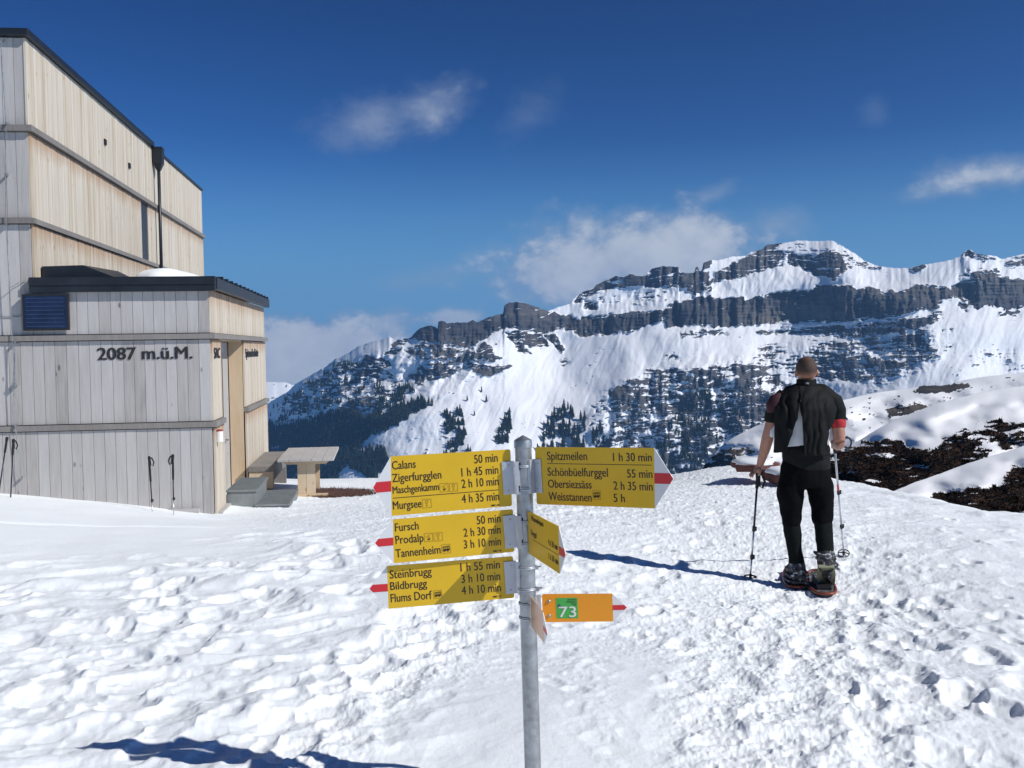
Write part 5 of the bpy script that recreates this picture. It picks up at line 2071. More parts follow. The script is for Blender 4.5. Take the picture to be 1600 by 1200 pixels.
def band(g, py, r=0.0325, screw=None):
    c = pole_at(py)
    a = PAX.orthogonal().normalized()
    b = PAX.cross(a)
    m_ = MB()
    for dz in (0.0025, -0.0025):
        m_.tube([c + PAX * dz + a * (r * math.cos(t)) + b * (r * math.sin(t)) for t in [i * math.pi / 14 for i in range(28)]], 0.0024, 6, closed=True)
    bo = m_.build('clamp_band', M_BRK, g, smooth=True)
    if screw:
        k = MB()
        x = c + Vector((screw * 0.034, -0.014, 0))
        k.box(x, (0.014, 0.010, 0.012))
        k.tube([x, x + Vector((screw * 0.018, -0.004, 0.006))], 0.003, 8)
        k.build('screw', M_GALV, bo)


GS = 'direction signs on the post'
s1, p1 = sign('yellow arrow sign pointing left, topmost of three, first line Calans', (610.5, 713), (612, 806), (797.5, 702), (800, 790.5), (583, 762), 3.765, 3.80,
              [("Calans", 613, 733.6, 37, 12.3), ("50 min", 741.5, 724, 36.5, 12.6), ("Zigerfurgglen", 613.3, 753.4, 77, 12.3), ("1 h 45 min", 721.5, 744.5, 57.6, 12.6),
               ("Maschgenkamm", 614, 771.3, 72.5, 10.8), ("2 h 10 min", 721.8, 762.4, 57.8, 12.6), ("Murgsee", 614.5, 796, 44.7, 12.0), ("4 h 35 min", 722, 786, 58.3, 12.6),
               ("2087 / 09", 767.5, 791, 13, 2.4)],
              [(614, 778.3, 779, 765.2, 0.0022)], [('cable', 688, 768.5, 13), ('glass', 703, 767.7, 12.5), ('glass', 661, 793.6, 13.5)])
bracket(s1, p1, 787, 801, 811.5, 720, 773, (727, 762), 809)
s2, p2 = sign('yellow arrow sign pointing left, middle of three, first line Fursch', (614, 811.5), (615.4, 880), (801.5, 795.6), (803.5, 862), (586, 848.5), 3.765, 3.80,
              [("Fursch", 617.7, 830.3, 37, 12), ("50 min", 745.5, 819.2, 37, 12.3), ("Prodalp", 618.5, 850, 44, 12.3), ("2 h 30 min", 725, 838.6, 57.8, 12.3),
               ("Tannenheim", 618.7, 871, 70.5, 12.3), ("3 h 10 min", 725.3, 857, 58, 12.3), ("2087 / 10", 770.5, 862.5, 13, 2.4)],
              [], [('cable', 664, 846.4, 13), ('glass', 679, 845.4, 13), ('bus', 691, 864.5, 13.5)])
bracket(s2, p2, 789.5, 803, 815.5, 804, 857, (811.5, 845.5), 813.5)
s3, p3 = sign('yellow arrow sign pointing left, lowest of three, first line Steinbrugg', (604.6, 884.5), (607.2, 951.2), (801.5, 869), (803.5, 934), (577.3, 919.8), 3.785, 3.815,
              [("Steinbrugg", 609.5, 904, 65.5, 12.3), ("1 h 55 min", 720, 893, 61.5, 12.3), ("Bildbrugg", 610.3, 921.8, 57.5, 11.8), ("3 h 10 min", 721.5, 911, 60.5, 12.3),
               ("Flums Dorf", 611, 941, 64.5, 12.3), ("4 h 10 min", 721.8, 929, 61.5, 12.3), ("2087 / 11", 770, 933.6, 13, 2.4)],
              [], [('bus', 678.5, 935, 12.5)])
bracket(s3, p3, 790.5, 804.5, 815, 876, 928, (884, 917.5), 812)
s4, p4 = sign('ochre yellow arrow sign pointing right, listing Spitzmeilen on its own above a line', (836.4, 698.4), (839, 787.6), (1022.4, 700), (1023.6, 794.4), (1052.4, 748), 3.79, 3.50,
              [("Spitzmeilen", 855.6, 718.6, 62.3, 12.3), ("1 h 30 min", 958.6, 720.4, 60.2, 12.3), ("Schönbüelfurggel", 856.3, 743.3, 94, 12.3), ("55 min", 980.6, 746.2, 39.2, 12.3),
               ("Obersiezsäss", 857.2, 761.8, 67.5, 12), ("2 h 35 min", 959.5, 765, 60.6, 12.3), ("Weisstannen", 858, 781.4, 66.8, 12.3), ("5 h", 959.6, 784.2, 17.2, 12.3)],
              [(855.6, 724.2, 1018.6, 726.8, 0.0021)], [('bus', 927, 780.5, 12)])
bracket(s4, p4, 849, 835.5, 823.5, 717, 770, (726.5, 761.5), 827)
band(s4, 727)
band(s4, 762)
band(s2, 812)
band(s2, 846)
band(s3, 884, screw=1)
band(s3, 917.5, screw=1)

# yellow sign that comes almost straight towards the camera
s5, p5 = sign('yellow arrow sign turned nearly edge on with red tip, below the Spitzmeilen sign', (824.5, 797.5), (826.5, 864.5), (873.5, 822.5), (875, 896.7), (884.3, 866), 3.775, 3.44,
              [("Wissmeilenpass", 830.5, 812.5, 19, 7.5), ("Enggi", 830.5, 835, 8.5, 7.5), ("4 h 20 min", 857.5, 851, 14.5, 8.5), ("1 h 30 min", 858, 873, 15, 8.5)],
              [(832.5, 842.5, 873.5, 867.5, 0.0016)], [])
# orange route sign 73
s6, p6 = sign('small orange arrow sign pointing right with the green route square 73', (846.7, 928.2), (848.5, 972.2), (956.7, 927.4), (958.3, 970.8), (979.4, 948.8), 3.80, 3.77, [("73", 874, 964, 26.5, 15.5)], base=M_ORA)
for o in list(bpy.data.objects):
    if o.parent and o.name.startswith('lettering') and o.parent.parent == s6:
        o.data.materials.clear()
        o.data.materials.append(M_SWH)
        o.location = p6.Z * 0.0012
m = MB()
u0, v0 = p6.uv(869.8, 966)
u1, v1 = p6.uv(902.2, 933.8)
m.prism([(u0, v0), (u1, v0), (u1, v1), (u0, v1)], 0.0008, p6.O + p6.Z * 0.0018, p6.X, p6.Y, p6.Z)
pan6 = [o for o in s6.children if o.name.startswith('panel')][0]
rs = m.build('route_square', M_GRN, pan6)
m = MB()
for (w, y) in (("Sardona", 937.6), ("Welterbe", 941.2), ("Weg", 944.8)):
    ww = {'S': 13.5, 'W': 15.0}.get(w[0], 8) if w != 'Weg' else 7
    gl = glyphs(w, 0.0078, p6.uv(900.5, y)[0] - p6.uv(900.5 - ww, y)[0])
    a, b = p6.uv(900.5 - ww, y)
    m.add([p6.O + p6.X * (a + p[0]) + p6.Y * (b + p[1]) + p6.Z * (0.0024 + p[2]) for p in gl[0]], gl[1])
m.build('route_lettering', M_BRN, pan6)
m = MB()
m.prism([p6.uv(*q) for q in ((870.5, 945.5), (873.5, 943), (877.5, 947.5), (874.5, 949.5))], 0.0008, p6.O + p6.Z * 0.0026, p6.X, p6.Y, p6.Z)
m.build('route_mark', M_TEAL, pan6)
for x, y in ((857.7, 939.3), (858.3, 961.8)):
    m = MB()
    u_, v_ = p6.uv(x, y)
    m.tube([p6.O + p6.X * u_ + p6.Y * v_ + p6.Z * d for d in (0.001, 0.004, 0.006)], [0.0068, 0.0062, 0.003], 12)
    m.build('bolt', M_GALV, s6, smooth=True)
bracket(s6, p6, 847, 838.5, 830, 929, 975, (938,), 834)
band(s6, 940)
band(s6, 962)
# its neighbour, seen from the pale back
s7, p7 = sign('small orange arrow plate turned edge on, pale side showing, beside the 73 sign', (829.5, 931.6), (831, 979), (848.7, 957), (850.8, 1005), (855.8, 990), 3.765, 3.55, [], base=M_PALE)
# ------------------------------------------------------------------ the hiker
HD = 8.4


def Q(px, py, off=0.0):
    return P(px, py, HD + off)


def skin_mat():
    m_, nt, bs = new_mat('hiker_skin')  # plain skin tone, varied by noise only
    L = nt.links
    tc = nd(nt, 'ShaderNodeTexCoord')
    n = nd(nt, 'ShaderNodeTexNoise', i_Scale=30.0, i_Detail=5.0)
    L.new(tc.outputs['Object'], n.inputs['Vector'])
    cr = nd(nt, 'ShaderNodeValToRGB')
    cr.color_ramp.elements[0].color = (0.30, 0.135, 0.085, 1)
    cr.color_ramp.elements[1].color = (0.44, 0.225, 0.15, 1)
    L.new(n.outputs[0], cr.inputs[0])
    L.new(cr.outputs[0], bs.inputs['Base Color'])
    bs.inputs['Roughness'].default_value = 0.5
    bs.inputs['Subsurface Weight'].default_value = 0.12
    bs.inputs['Subsurface Scale'].default_value = 0.01
    return m_


def fleck_mat(name, col, amount):
    """boot leather caked with snow"""
    m_, nt, bs = new_mat(name)
    L = nt.links
    tc = nd(nt, 'ShaderNodeTexCoord')
    n = nd(nt, 'ShaderNodeTexNoise', i_Scale=36.0, i_Detail=5.0, i_Roughness=0.6)
    L.new(tc.outputs['Object'], n.inputs['Vector'])
    mr = nd(nt, 'ShaderNodeMapRange')
    L.new(n.outputs[0], mr.inputs[0])
    mr.inputs[1].default_value = amount
    mr.inputs[2].default_value = amount + 0.14
    mx = nd(nt, 'ShaderNodeMix', data_type='RGBA')
    L.new(mr.outputs[0], mx.inputs['Factor'])
    mx.inputs['A'].default_value = (*col, 1)
    mx.inputs['B'].default_value = (0.50, 0.52, 0.55, 1)
    L.new(mx.outputs['Result'], bs.inputs['Base Color'])
    bs.inputs['Roughness'].default_value = 0.7
    b = nd(nt, 'ShaderNodeBump', i_Strength=0.5, i_Distance=0.01)
    L.new(n.outputs[0], b.inputs['Height'])
    L.new(b.outputs[0], bs.inputs['Normal'])
    return m_


def hair_mat():
    m_, nt, bs = new_mat('cropped_brown_hair')
    L = nt.links
    tc = nd(nt, 'ShaderNodeTexCoord')
    n = nd(nt, 'ShaderNodeTexNoise', i_Scale=90.0, i_Detail=4.0)
    L.new(tc.outputs['Object'], n.inputs['Vector'])
    sp = nd(nt, 'ShaderNodeSeparateXYZ')
    L.new(tc.outputs['Generated'], sp.inputs[0])
    ad = nd(nt, 'ShaderNodeMath', operation='MULTIPLY_ADD')
    L.new(n.outputs[0], ad.inputs[0])
    ad.inputs[1].default_value = 0.22
    L.new(sp.outputs[2], ad.inputs[2])
    cr = nd(nt, 'ShaderNodeValToRGB')
    e = cr.color_ramp.elements
    e[0].position, e[0].color = 0.12, (0.30, 0.14, 0.09, 1)
    e[1].position, e[1].color = 0.36, (0.060, 0.034, 0.022, 1)
    x = e.new(0.94)
    x.color = (0.055, 0.031, 0.020, 1)
    x = e.new(1.08 / 1.0 if False else 1.0)
    x.color = (0.11, 0.056, 0.036, 1)
    L.new(ad.outputs[0], cr.inputs[0])
    L.new(cr.outputs[0], bs.inputs['Base Color'])
    bs.inputs['Roughness'].default_value = 0.75
    n2 = nd(nt, 'ShaderNodeTexNoise', i_Scale=420.0, i_Detail=2.0)
    L.new(tc.outputs['Object'], n2.inputs['Vector'])
    b = nd(nt, 'ShaderNodeBump', i_Strength=0.5, i_Distance=0.004)
    L.new(n2.outputs[0], b.inputs['Height'])
    L.new(b.outputs[0], bs.inputs['Normal'])
    return m_


M_SKIN = skin_mat()
M_HAIR = hair_mat()
M_BLK = simple('black_trouser_cloth', (0.0028, 0.0028, 0.0036), 0.9, var=0.2, scale=14, bump=0.35, bscale=70, spec=0.1)
M_JKT = simple('black_jacket_cloth', (0.0045, 0.0055, 0.0060), 0.75, var=0.3, scale=10, bump=0.35, bscale=60, spec=0.2)
M_GAI = simple('dark_grey_gaiter_cloth', (0.005, 0.0065, 0.007), 0.9, spec=0.15, var=0.2, scale=12, bump=0.3, bscale=70)
M_REDC = simple('dark_red_cloth', (0.032, 0.003, 0.009), 0.8, var=0.2)
M_RED2 = simple('bright_red_cloth', (0.42, 0.02, 0.025), 0.8, var=0.15)
M_SHIRT = simple('white_shirt_cloth', (0.74, 0.76, 0.78), 0.8, var=0.06, scale=15, bump=0.3, bscale=40)
M_BOOT = fleck_mat('boot_with_snow', (0.022, 0.022, 0.024), 0.53)
M_SOLE = fleck_mat('olive_boot_sole', (0.20, 0.21, 0.13), 0.66)
M_DECK = fleck_mat('snowshoe_deck', (0.06, 0.06, 0.065), 0.56)
M_FRAME = simple('orange_snowshoe_tube', (0.22, 0.055, 0.03), 0.45, 0.2, var=0.3, scale=14)
M_GREYM = simple('grey_emblem', (0.35, 0.36, 0.37), 0.6)
_tx = bpy.data.textures.new('cloth_folds', 'CLOUDS')
_tx.noise_scale = 0.11
_tx.noise_depth = 3


def fuse(o, voxel, smooth=4, fold=0.0):
    md = o.modifiers.new('remesh', 'REMESH')
    md.mode = 'VOXEL'
    md.voxel_size = voxel
    md.use_smooth_shade = True
    if fold:
        d = o.modifiers.new('folds', 'DISPLACE')
        d.texture = _tx
        d.strength = fold
        d.mid_level = 0.5
        d.texture_coords = 'LOCAL'
    if smooth:
        s = o.modifiers.new('smooth', 'SMOOTH')
        s.factor = 0.5
        s.iterations = smooth
    return o


XR = (1, 0, 0)


def limb(mb, pts, flat=1.0, n=16):
    """pts: (px, py, depth offset, radius); flat = depth / width"""
    p = [Q(*q[:3]) for q in pts]
    r = [q[3] for q in pts]
    mb.tube(p, r, n, flat=flat, ref=XR)


fl, fr_ = Q(1243, 912, 0.05), Q(1290, 915, -0.1)
per = root('person', 'hiker in black seen from behind, walking away on snowshoes with two poles', 'person', Q(1262, 920, 0.0))
b = MB()
# head, neck
b.ball(Q(1260, 577, 0.0), (0.081, 0.098, 0.098), 20, 14)
b.ball(Q(1259, 590, 0.035), (0.062, 0.07, 0.062), 16, 10)
b.ball(Q(1258.5, 600, 0.07), (0.035, 0.04, 0.025), 12, 8)
b.ball(Q(1258, 586, 0.105), (0.015, 0.025, 0.022), 10, 8)
b.ball(Q(1258, 582, 0.098), (0.05, 0.012, 0.010), 10, 8)
b.ball(Q(1258, 594, 0.097), (0.025, 0.014, 0.012), 10, 8)
for sx, ex in ((-1, 1243.4), (1, 1276.8)):
    b.ball(Q(ex, 583, 0.005), (0.010, 0.020, 0.032), 12, 8, Matrix.Rotation(sx * 0.35, 3, 'Z'))
limb(b, [(1260, 590, 0.0, 0.060), (1260, 604, -0.005, 0.062), (1260, 616, 0.0, 0.085)], 0.95)
# trunk
limb(b, [(1260, 612, 0, 0.08), (1260, 620, 0, 0.155), (1259.5, 632, 0, 0.185), (1259, 650, 0, 0.185), (1259, 672, 0, 0.170), (1259, 695, 0, 0.155), (1258, 715, 0, 0.165), (1258, 735, 0, 0.172), (1258, 750, 0, 0.165)], 0.62, 24)
# legs
limb(b, [(1241, 738, 0, 0.085), (1236, 775, 0.0, 0.088), (1235, 800, 0.02, 0.062), (1238, 830, 0.0, 0.050), (1242, 862, -0.01, 0.045), (1245, 890, 0.0, 0.043), (1245, 906, 0.0, 0.045)])
limb(b, [(1276, 738, 0, 0.085), (1282, 775, 0.01, 0.088), (1284, 800, 0.0, 0.062), (1287, 830, -0.06, 0.052), (1290, 860, -0.10, 0.045), (1290, 884, -0.12, 0.043)])
b.ball(Q(1244, 912, 0.12), (0.04, 0.12, 0.035))
# left arm (hangs down to the pole top)
limb(b, [(1226, 622, 0, 0.07), (1216, 632, 0.0, 0.062), (1209, 650, 0.01, 0.052), (1202, 674, 0.03, 0.047), (1199, 686, 0.05, 0.048), (1195, 702, 0.09, 0.043), (1190, 718, 0.13, 0.034), (1187, 728, 0.15, 0.028), (1184.5, 733, 0.155, 0.030)])
# left hand laid over the grip, fingers drooping down the left side
b.tube([Q(1187.5, 729, 0.15), Q(1183.5, 733, 0.155), Q(1179.5, 735.5, 0.16)], [0.030, 0.041, 0.036], 14, flat=0.5, ref=(0, 1, 0))
for (kx, ky, ko, mx_, my, tx, ty, to, r_) in ((1180.5, 735, 0.205, 1175.8, 737.4, 1172.8, 742.5, 0.205, 0.0088), (1179.5, 735.8, 0.178, 1174.0, 738.4, 1170.4, 744.5, 0.176, 0.0092),
                                              (1180, 736.8, 0.152, 1175.0, 740.0, 1172.6, 747.0, 0.15, 0.0090), (1181, 737.5, 0.128, 1177.2, 741.0, 1176.0, 747.0, 0.127, 0.0080)):
    b.tube([Q(kx + 3, ky - 1.5, ko - 0.0), Q(kx, ky, ko), Q(mx_, my, (ko + to) / 2), Q((mx_ + tx) / 2 - 0.4, (my + ty) / 2, to), Q(tx, ty, to)], [r_ * 1.2, r_ * 1.15, r_ * 1.05, r_, r_ * 0.7], 10)
b.tube([Q(1186.5, 732, 0.125), Q(1187.5, 736.5, 0.115), Q(1186.0, 741.5, 0.12), Q(1185, 744, 0.123)], [0.014, 0.0115, 0.0105, 0.007], 10)
# right arm: elbow bent, forearm reaching forward
limb(b, [(1292, 622, 0, 0.07), (1303, 633, 0.0, 0.062), (1307, 650, -0.01, 0.053), (1310.5, 672, -0.04, 0.047), (1312, 689, -0.05, 0.044)])
b.tube([Q(1312, 689, -0.05), Q(1311.5, 693, 0.0), Q(1309.5, 696, 0.10), Q(1306, 696, 0.20), Q(1304.5, 694.5, 0.26)], [0.044, 0.046, 0.042, 0.032, 0.028], 14)
b.tube([Q(1304.5, 694.5, 0.25), Q(1303.5, 694, 0.30), Q(1303, 693.5, 0.335)], [0.028, 0.038, 0.034], 14, flat=0.7, ref=(0, 0, 1))
for i, (dy, r_) in enumerate(((-5.5, 0.0088), (-1.8, 0.0092), (1.9, 0.009), (5.4, 0.008))):
    y = 693.5 + dy
    b.tube([Q(1306, y, 0.32), Q(1306.3, y + 0.4, 0.372), Q(1302.5, y + 0.8, 0.388), Q(1299.5, y + 1.0, 0.365), Q(1300, y + 1.0, 0.34)], [r_ * 1.1, r_ * 1.1, r_, r_, r_ * 0.75], 10)
b.tube([Q(1301.5, 692, 0.30), Q(1298.6, 690.5, 0.325), Q(1299.5, 688.8, 0.36), Q(1302, 688.2, 0.375)], [0.014, 0.012, 0.0105, 0.007], 10)
fuse(b.build('body', M_SKIN, per), 0.0065, 2)
# hair, cropped close; the crown is thin
h = MB()
n1, n2 = 28, 10
hc = Q(1260, 576.5, -0.002)
vs, fs = [], []
for j in range(n2 + 1):
    ph = math.pi / 2 - j / n2 * (math.pi / 2 + 0.62)
    for i in range(n1):
        a = 2 * math.pi * i / n1
        front = max(0.0, math.sin(a))
        p_ = max(ph, -0.62 + 1.15 * front ** 0.7 + 0.16 * abs(math.cos(a)) ** 3)
        vs.append(hc + Vector((0.0830 * math.cos(p_) * math.cos(a), 0.1005 * math.cos(p_) * math.sin(a), 0.1005 * math.sin(p_))))
for j in range(n2):
    for i in range(n1):
        fs.append((j * n1 + i, j * n1 + (i + 1) % n1, (j + 1) * n1 + (i + 1) % n1, (j + 1) * n1 + i))
h.add(vs, fs)
h.build('hair', M_HAIR, per, smooth=True)
g = MB()
g.tube([Q(1276.2, 580, 0.01), Q(1275.5, 580, 0.09)], 0.003, 6)
g.tube([Q(1243.6, 580.5, -0.01), Q(1243.2, 580, 0.09)], 0.0035, 6)
g.tube([Q(1243.2, 580, 0.09), Q(1258, 580, 0.118), Q(1275.5, 580, 0.09)], 0.004, 6)
for x in (1250.5, 1266.5):
    g.ball(Q(x, 582.5, 0.11), (0.026, 0.006, 0.017), 12, 8)
g.build('sunglasses', M_BLACK, per)

# trousers: baggy thighs gathered above the gaiters
t = MB()
limb(t, [(1258, 712, 0, 0.176), (1258, 728, 0, 0.196), (1257.5, 745, 0, 0.203), (1258, 760, 0, 0.19)], 0.66, 24)
limb(t, [(1240, 738, 0, 0.10), (1235.5, 762, -0.005, 0.108), (1234.5, 778, 0.0, 0.104), (1235.5, 795, 0.02, 0.086), (1237, 808, 0.02, 0.077), (1237, 819, 0.01, 0.074), (1237.5, 825, 0.005, 0.066)])
limb(t, [(1276, 738, 0, 0.10), (1281, 762, 0.0, 0.108), (1283.5, 778, 0.0, 0.103), (1284.5, 795, -0.01, 0.088), (1285, 806, -0.03, 0.083), (1285.5, 815, -0.04, 0.079), (1286, 820, -0.045, 0.070)])
fuse(t.build('trousers', M_BLK, per), 0.012, 3, 0.028)
for pts in ([(1237, 818, 0.01, 0.066), (1237.5, 824, 0.01, 0.071), (1239, 842, 0.0, 0.067), (1242, 862, -0.005, 0.058), (1244, 872, 0.0, 0.058), (1244.5, 878, 0.0, 0.063), (1244.5, 881, 0.0, 0.060)],
            [(1286, 812, -0.03, 0.068), (1286.5, 819, -0.04, 0.073), (1288, 838, -0.07, 0.072), (1290, 855, -0.10, 0.066), (1290.5, 863, -0.115, 0.063), (1290.5, 866, -0.118, 0.061)]):
    g = MB()
    limb(g, pts, 1.0, 20)
    fuse(g.build('gaiter', M_GAI, per), 0.011, 2, 0.022)
# boots
bt = MB()
limb(bt, [(1245, 876, 0.0, 0.058), (1245, 884, 0.0, 0.070), (1245, 896, 0.01, 0.070), (1245, 908, 0.02, 0.072)])
bt.tube([Q(1245, 906, -0.03), Q(1245, 908, 0.05), Q(1245, 910, 0.16), Q(1245, 912, 0.22)], [0.052, 0.058, 0.05, 0.03], 14, flat=0.75, ref=XR)
bt.box(Q(1245, 914, 0.09), (0.10, 0.29, 0.035))
for yy, w in ((890, 0.092), (898, 0.098), (907, 0.104)):
    bt.box(Q(1244, yy, 0.0), (w * 1.7, 0.15, 0.022), Matrix.Rotation(0.12, 3, 'Y'))
fuse(bt.build('boot', M_BOOT, per), 0.008, 1, 0.02)
bt = MB()
limb(bt, [(1291, 860, -0.115, 0.062), (1291, 872, -0.125, 0.072), (1291, 882, -0.13, 0.070), (1291, 890, -0.13, 0.058)])
for yy in (868, 877, 884):
    bt.box(Q(1291 + (yy - 874) * 0.3, yy, -0.12), (0.155, 0.13, 0.018), Matrix.Rotation(0.25, 3, 'Y'))
bt.tube([Q(1291, 886, -0.17), Q(1291, 894, -0.12), Q(1291.5, 902, -0.02), Q(1292, 908, 0.04)], [0.048, 0.056, 0.052, 0.034], 14, flat=0.8, ref=XR)
fuse(bt.build('boot', M_BOOT, per), 0.008, 1, 0.02)
so = MB()
q = [(1279, 887, -0.21), (1304, 887, -0.21), (1306, 897, -0.16), (1305, 911, -0.08), (1300, 917, 0.0), (1282, 917, 0.0), (1278, 911, -0.08), (1277, 897, -0.16)]
so.rings([[Q(*p) for p in q], [Q(*p) + Vector((0, 0.02, 0.022)) for p in q]])
so.build('boot_sole', M_SOLE, per, bevel=0.005)
so = MB()
so.tube([Q(1281, 889, -0.214), Q(1291, 900, -0.16), Q(1302, 913, -0.085)], 0.007, 6)
so.tube([Q(1302, 889, -0.214), Q(1291, 900, -0.16), Q(1280, 913, -0.085)], 0.007, 6)
so.build('sole_tread', M_BLACK, per)

# shirt, white, showing between the jacket folds and at the sides
s = MB()
limb(s, [(1260, 616, 0, 0.11), (1260, 626, 0, 0.175), (1259, 640, 0, 0.198), (1259, 662, 0, 0.196), (1258.5, 682, 0, 0.190), (1258, 698, 0, 0.186)], 0.66, 28)
s.tube([Q(1216, 664, -0.02), Q(1209, 676, -0.02), Q(1206, 684, -0.02)], [0.035, 0.038, 0.026], 10, flat=0.5)
s.tube([Q(1298, 664, 0.0), Q(1300, 676, 0.0), Q(1301, 688, 0.0)], [0.035, 0.035, 0.016], 10, flat=0.5)
fuse(s.build('shirt', M_SHIRT, per), 0.010, 2, 0.016)
v = MB()
limb(v, [(1259, 690, 0, 0.172), (1259, 700, 0, 0.190), (1259.5, 716, 0, 0.192), (1260, 730, 0, 0.190), (1260, 736, 0, 0.176)], 0.70, 28)
fuse(v.build('waistcoat', M_JKT, per), 0.010, 2, 0.022)
# sleeves
a = MB()
limb(a, [(1228, 619, 0, 0.07), (1216, 629, 0.0, 0.076), (1209.5, 644, 0.005, 0.070), (1206, 656, 0.01, 0.064), (1205, 661, 0.01, 0.060)])
fuse(a.build('sleeve', M_JKT, per), 0.010, 2, 0.016)
a = MB()
a.tube([Q(1222, 617, -0.02), Q(1213, 625, -0.03), Q(1208, 634, -0.03), Q(1205.5, 645, -0.015)], [0.030, 0.056, 0.058, 0.040], 16)
a.build('sleeve_panel', M_REDC, per, smooth=True)
a = MB()
limb(a, [(1290, 618, 0, 0.07), (1302, 628, 0.0, 0.080), (1307.5, 642, -0.01, 0.074), (1309, 657, -0.02, 0.066)])
fuse(a.build('sleeve', M_JKT, per), 0.010, 2, 0.018)
a = MB()
limb(a, [(1308.5, 654, -0.02, 0.062), (1309, 658, -0.02, 0.064), (1309.6, 667, -0.03, 0.060), (1309.6, 668.5, -0.03, 0.050)])
a.build('sleeve_cuff', M_RED2, per, smooth=True)


# jacket: thrown over the back, two flaps with a gap that shows the white shirt
def flap(name, left, right, y0, y1, mat, lift, seed, nu=26, nv=46):
    mb = MB()
    vs, fs = [], []
    for j in range(nv + 1):
        y = y0 + (y1 - y0) * j / nv
        xa, xb = np.interp(y, [p[1] for p in left], [p[0] for p in left]), np.interp(y, [p[1] for p in right], [p[0] for p in right])
        hw = np.interp(y, [604, 612, 622, 640, 690, 712], [18, 27, 38, 46, 46, 44])
        for i in range(nu + 1):
            x = xa + (xb - xa) * i / nu
            d = min(1.0, abs((x - 1260) / (hw + 6)))
            dep = -0.66 * (hw / 196.0) * math.sqrt(max(0.02, 1 - d * d)) - lift
            wv = x + 5.0 * float(perlin(np.array([x / 30.0]), np.array([y / 26.0]), seed + 4)[0])
            dep -= 0.020 * float(perlin(np.array([wv / 8.5 + seed]), np.array([y / 70.0]), seed)[0]) * min(1.0, (y - 600) / 40.0) + 0.012 * float(perlin(np.array([wv / 14.0 + y / 30.0]), np.array([y / 24.0]), seed + 9)[0])
            vs.append(Q(x, y, dep))
    w = nu + 1
    for j in range(nv):
        for i in range(nu):
            fs.append((j * w + i, j * w + i + 1, (j + 1) * w + i + 1, (j + 1) * w + i))
    mb.add(vs, fs)
    o = mb.build(name, mat, per, smooth=True)
    sd = o.modifiers.new('thickness', 'SOLIDIFY')
    sd.thickness = 0.012
    sd.offset = 1
    return o


flap('jacket_flap', [(1246, 603), (1232, 609), (1220, 618), (1213, 630), (1211, 650), (1212, 680), (1210.5, 707)],
     [(1275, 603), (1262, 612), (1254, 622), (1250.5, 632), (1245, 655), (1237, 680), (1231, 697), (1227, 707)], 604, 707, M_JKT, 0.012, 3)
flap('jacket_flap', [(1248, 603), (1250, 620), (1251, 632), (1253.5, 655), (1255, 680), (1255.5, 699), (1255.5, 712)],
     [(1274, 603), (1288, 610), (1300, 622), (1306, 640), (1301, 660), (1295, 672), (1292, 690), (1294, 712)], 604, 712, M_JKT, 0.022, 8)
# shoulder yoke and collar
y_ = MB()
y_.tube([Q(1222, 626, -0.01), Q(1236, 616, 0.0), Q(1260, 611, 0.0), Q(1284, 615, 0.0), Q(1300, 625, -0.01)], [0.062, 0.075, 0.078, 0.078, 0.068], 14)
fuse(y_.build('jacket_yoke', M_JKT, per), 0.010, 2, 0.02)
c_ = MB()
cr_ = []
for (yy, r_, of) in ((616, 0.092, 0.0), (606, 0.080, -0.005), (595, 0.078, -0.008), (592.5, 0.075, -0.008), (596, 0.067, -0.004), (610, 0.066, 0.0)):
    cc = Q(1260, yy, of)
    cr_.append([cc + Vector((math.cos(i * math.pi / 14) * r_, math.sin(i * math.pi / 14) * r_ * 1.0, 0)) for i in range(28)])
c_.rings(cr_, cap=False)
co = c_.build('collar', M_JKT, per, smooth=True)
e_ = MB()
for k in range(5):
    an = math.pi / 2 + k * 2 * math.pi / 5
    p0 = Q(1261.5, 599, -0.090)
    e_.tube([p0, p0 + Vector((math.cos(an) * 0.019, 0.002, math.sin(an) * 0.011))], [0.0035, 0.001], 5)
e_.build('emblem', M_GREYM, co)


# snowshoes
def snowshoe(tail, toe, width, tilt, label):
    """tail and toe: world points of the ends; oval tube frame with deck, strap and heel plate"""
    tail, toe = Vector(tail), Vector(toe)
    ax = (toe - tail)
    Ln = ax.length
    ax.normalize()
    sd = ax.cross(HZ).normalized()
    up = sd.cross(ax).normalized()
    r_ = root('snowshoe', label, 'snowshoe', (tail + toe) / 2, 'snowshoes under the hiker')
    out = []
    for k in range(40):
        a = 2 * math.pi * k / 40
        x = Ln / 2 * (1 - math.cos(a)) if False else Ln / 2 - Ln / 2 * math.copysign(abs(math.cos(a)) ** 0.75, math.cos(a))
        w = width / 2 * math.copysign(abs(math.sin(a)) ** 0.6, math.sin(a)) * (0.86 + 0.14 * x / Ln)
        lift = 0.05 * max(0, (x / Ln - 0.75) / 0.25) ** 2
        out.append(tail + ax * x + sd * w + up * lift)
    f = MB()
    f.tube(out, 0.012, 8, closed=True)
    f.build('frame', M_FRAME, r_, smooth=True)
    d = MB()
    d.rings([[p - up * 0.004 for p in out], [p + up * 0.004 for p in out]])
    d.build('deck', M_DECK, r_)
    hp2 = MB()
    c = tail + ax * Ln * 0.42
    Mx = Matrix((sd, ax, up)).transposed()
    hp2.box(c + up * 0.018, (0.11, 0.30, 0.022), Mx)
    for s_ in (-1, 1):
        hp2.box(c + sd * s_ * 0.06 + ax * 0.03 + up * 0.045, (0.012, 0.12, 0.06), Mx)
    hp2.build('binding', M_BLACK, r_, bevel=0.004)
    return r_


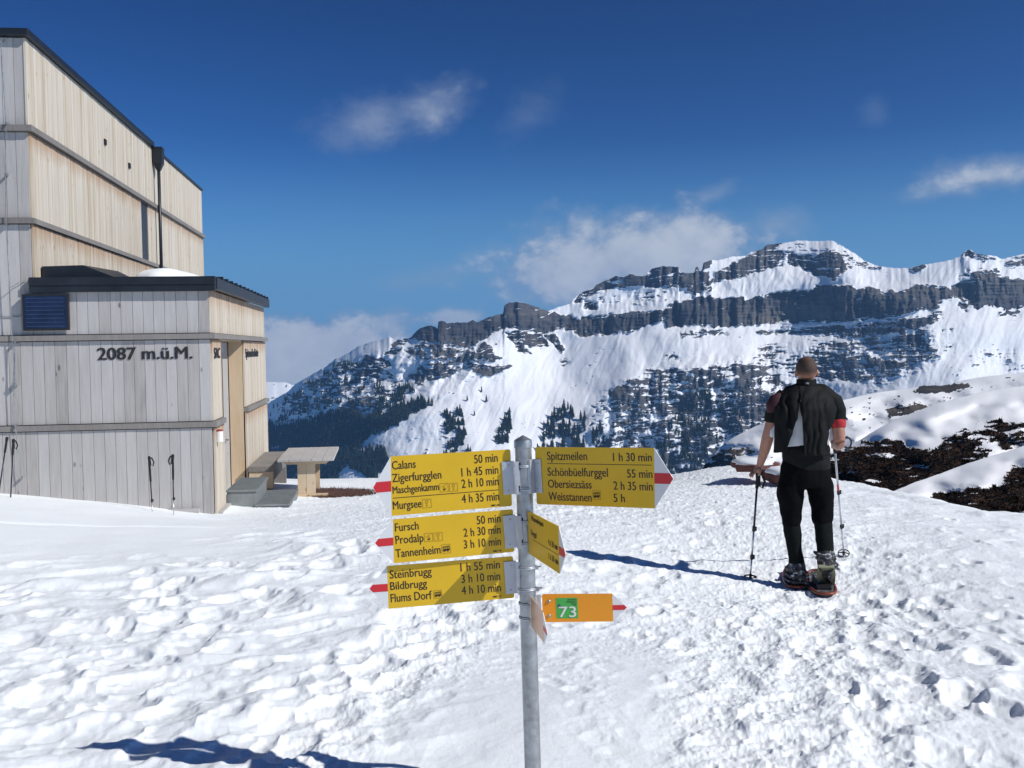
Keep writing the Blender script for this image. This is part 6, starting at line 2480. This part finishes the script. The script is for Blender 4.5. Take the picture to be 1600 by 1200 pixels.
zg = gz(Q(1244, 925).x, 8.25)
ta = ground_hit(1243.5, 924)
ta.z += 0.035
snowshoe(ta, ta + Vector((0.145, 0.60, 0.0)), 0.19, 0, 'left snowshoe of the pair, lying flat with red orange rim')
tb_ = ground_hit(1291, 934)
tb_.z += 0.03
snowshoe(tb_, tb_ + Vector((0.10, 0.60, 0.005)), 0.215, 0, 'right snowshoe of the pair, nearer the viewer, boot heel lifted off it')

# poles in the hands
lt = ground_hit(1171.5, 908)
trekking_pole(Q(1184.5, 737.5, 0.155), lt + Vector((0, 0, -0.03)), 'dark violet and silver pole under the left hand of the hiker', 'poles of the hiker', upper=0.42, strap=1, grip=0.13)
rt = ground_hit(1319, 868)
trekking_pole(Q(1303, 686, 0.345), rt + Vector((0, 0, -0.03)), 'silver pole with a red band in the right hand of the hiker', 'poles of the hiker', upper=0.36, upmat=M_ALU, red=True, strap=1, grip=0.14)
w = MB()
wc = Q(1324, 692, 0.2)
w.tube([wc + Vector((math.cos(k * 0.449) * 0.032, 0, math.sin(k * 0.449) * 0.045)) for k in range(14)], 0.007, 6, closed=True)
w.build('pole_strap', M_BLACK, [o for o in bpy.data.objects if o.get('label', '').startswith('silver pole with')][0])

# flat reddish slabs thawing out on the crest
M_RSLAB = simple('reddish_slab', (0.13, 0.045, 0.035), 0.8, var=0.35, scale=9, bump=0.5, bscale=30)
def slab(px0, px1, py, d, th, label, seed):
    rng = random.Random(seed)
    a, b_ = P(px0, py, d), P(px1, py, d)
    c = (a + b_) / 2
    L2 = (b_ - a).length / 2
    r_ = root('flat_rock', label, 'rock', c)
    m_ = MB()
    rings = []
    for z, k in ((-th, 0.92), (-th * 0.3, 1.0), (0, 0.98), (th * 0.12, 0.9)):
        rings.append([c + Vector((math.cos(i * math.pi / 8) * L2 * k * (1 + 0.12 * math.sin(i * 2.7 + seed)), math.sin(i * math.pi / 8) * 0.55 * k, z + 0.02 * math.sin(i * 1.9))) for i in range(16)])
    m_.rings(rings)
    m_.build('stone', M_RSLAB, r_, bevel=0.01)
    m_ = MB()
    rings = []
    for z, k in ((th * 0.1, 0.86), (th * 0.5, 0.8), (th * 0.75, 0.5)):
        rings.append([c + Vector((math.cos(i * math.pi / 8) * L2 * k * (1 + 0.12 * math.sin(i * 2.7 + seed)) - 0.1 * L2, math.sin(i * math.pi / 8) * 0.5 * k, z)) for i in range(16)])
    m_.rings(rings)
    m_.build('snow_cap', M_SNOW, r_, smooth=True)


slab(1145, 1216, 724, 16.2, 0.09, 'long reddish flat rock with a snow cap on the crest beside the hiker', 2)
slab(1196, 1246, 739, 15.6, 0.11, 'shorter reddish rock just behind the left hip of the hiker', 5)
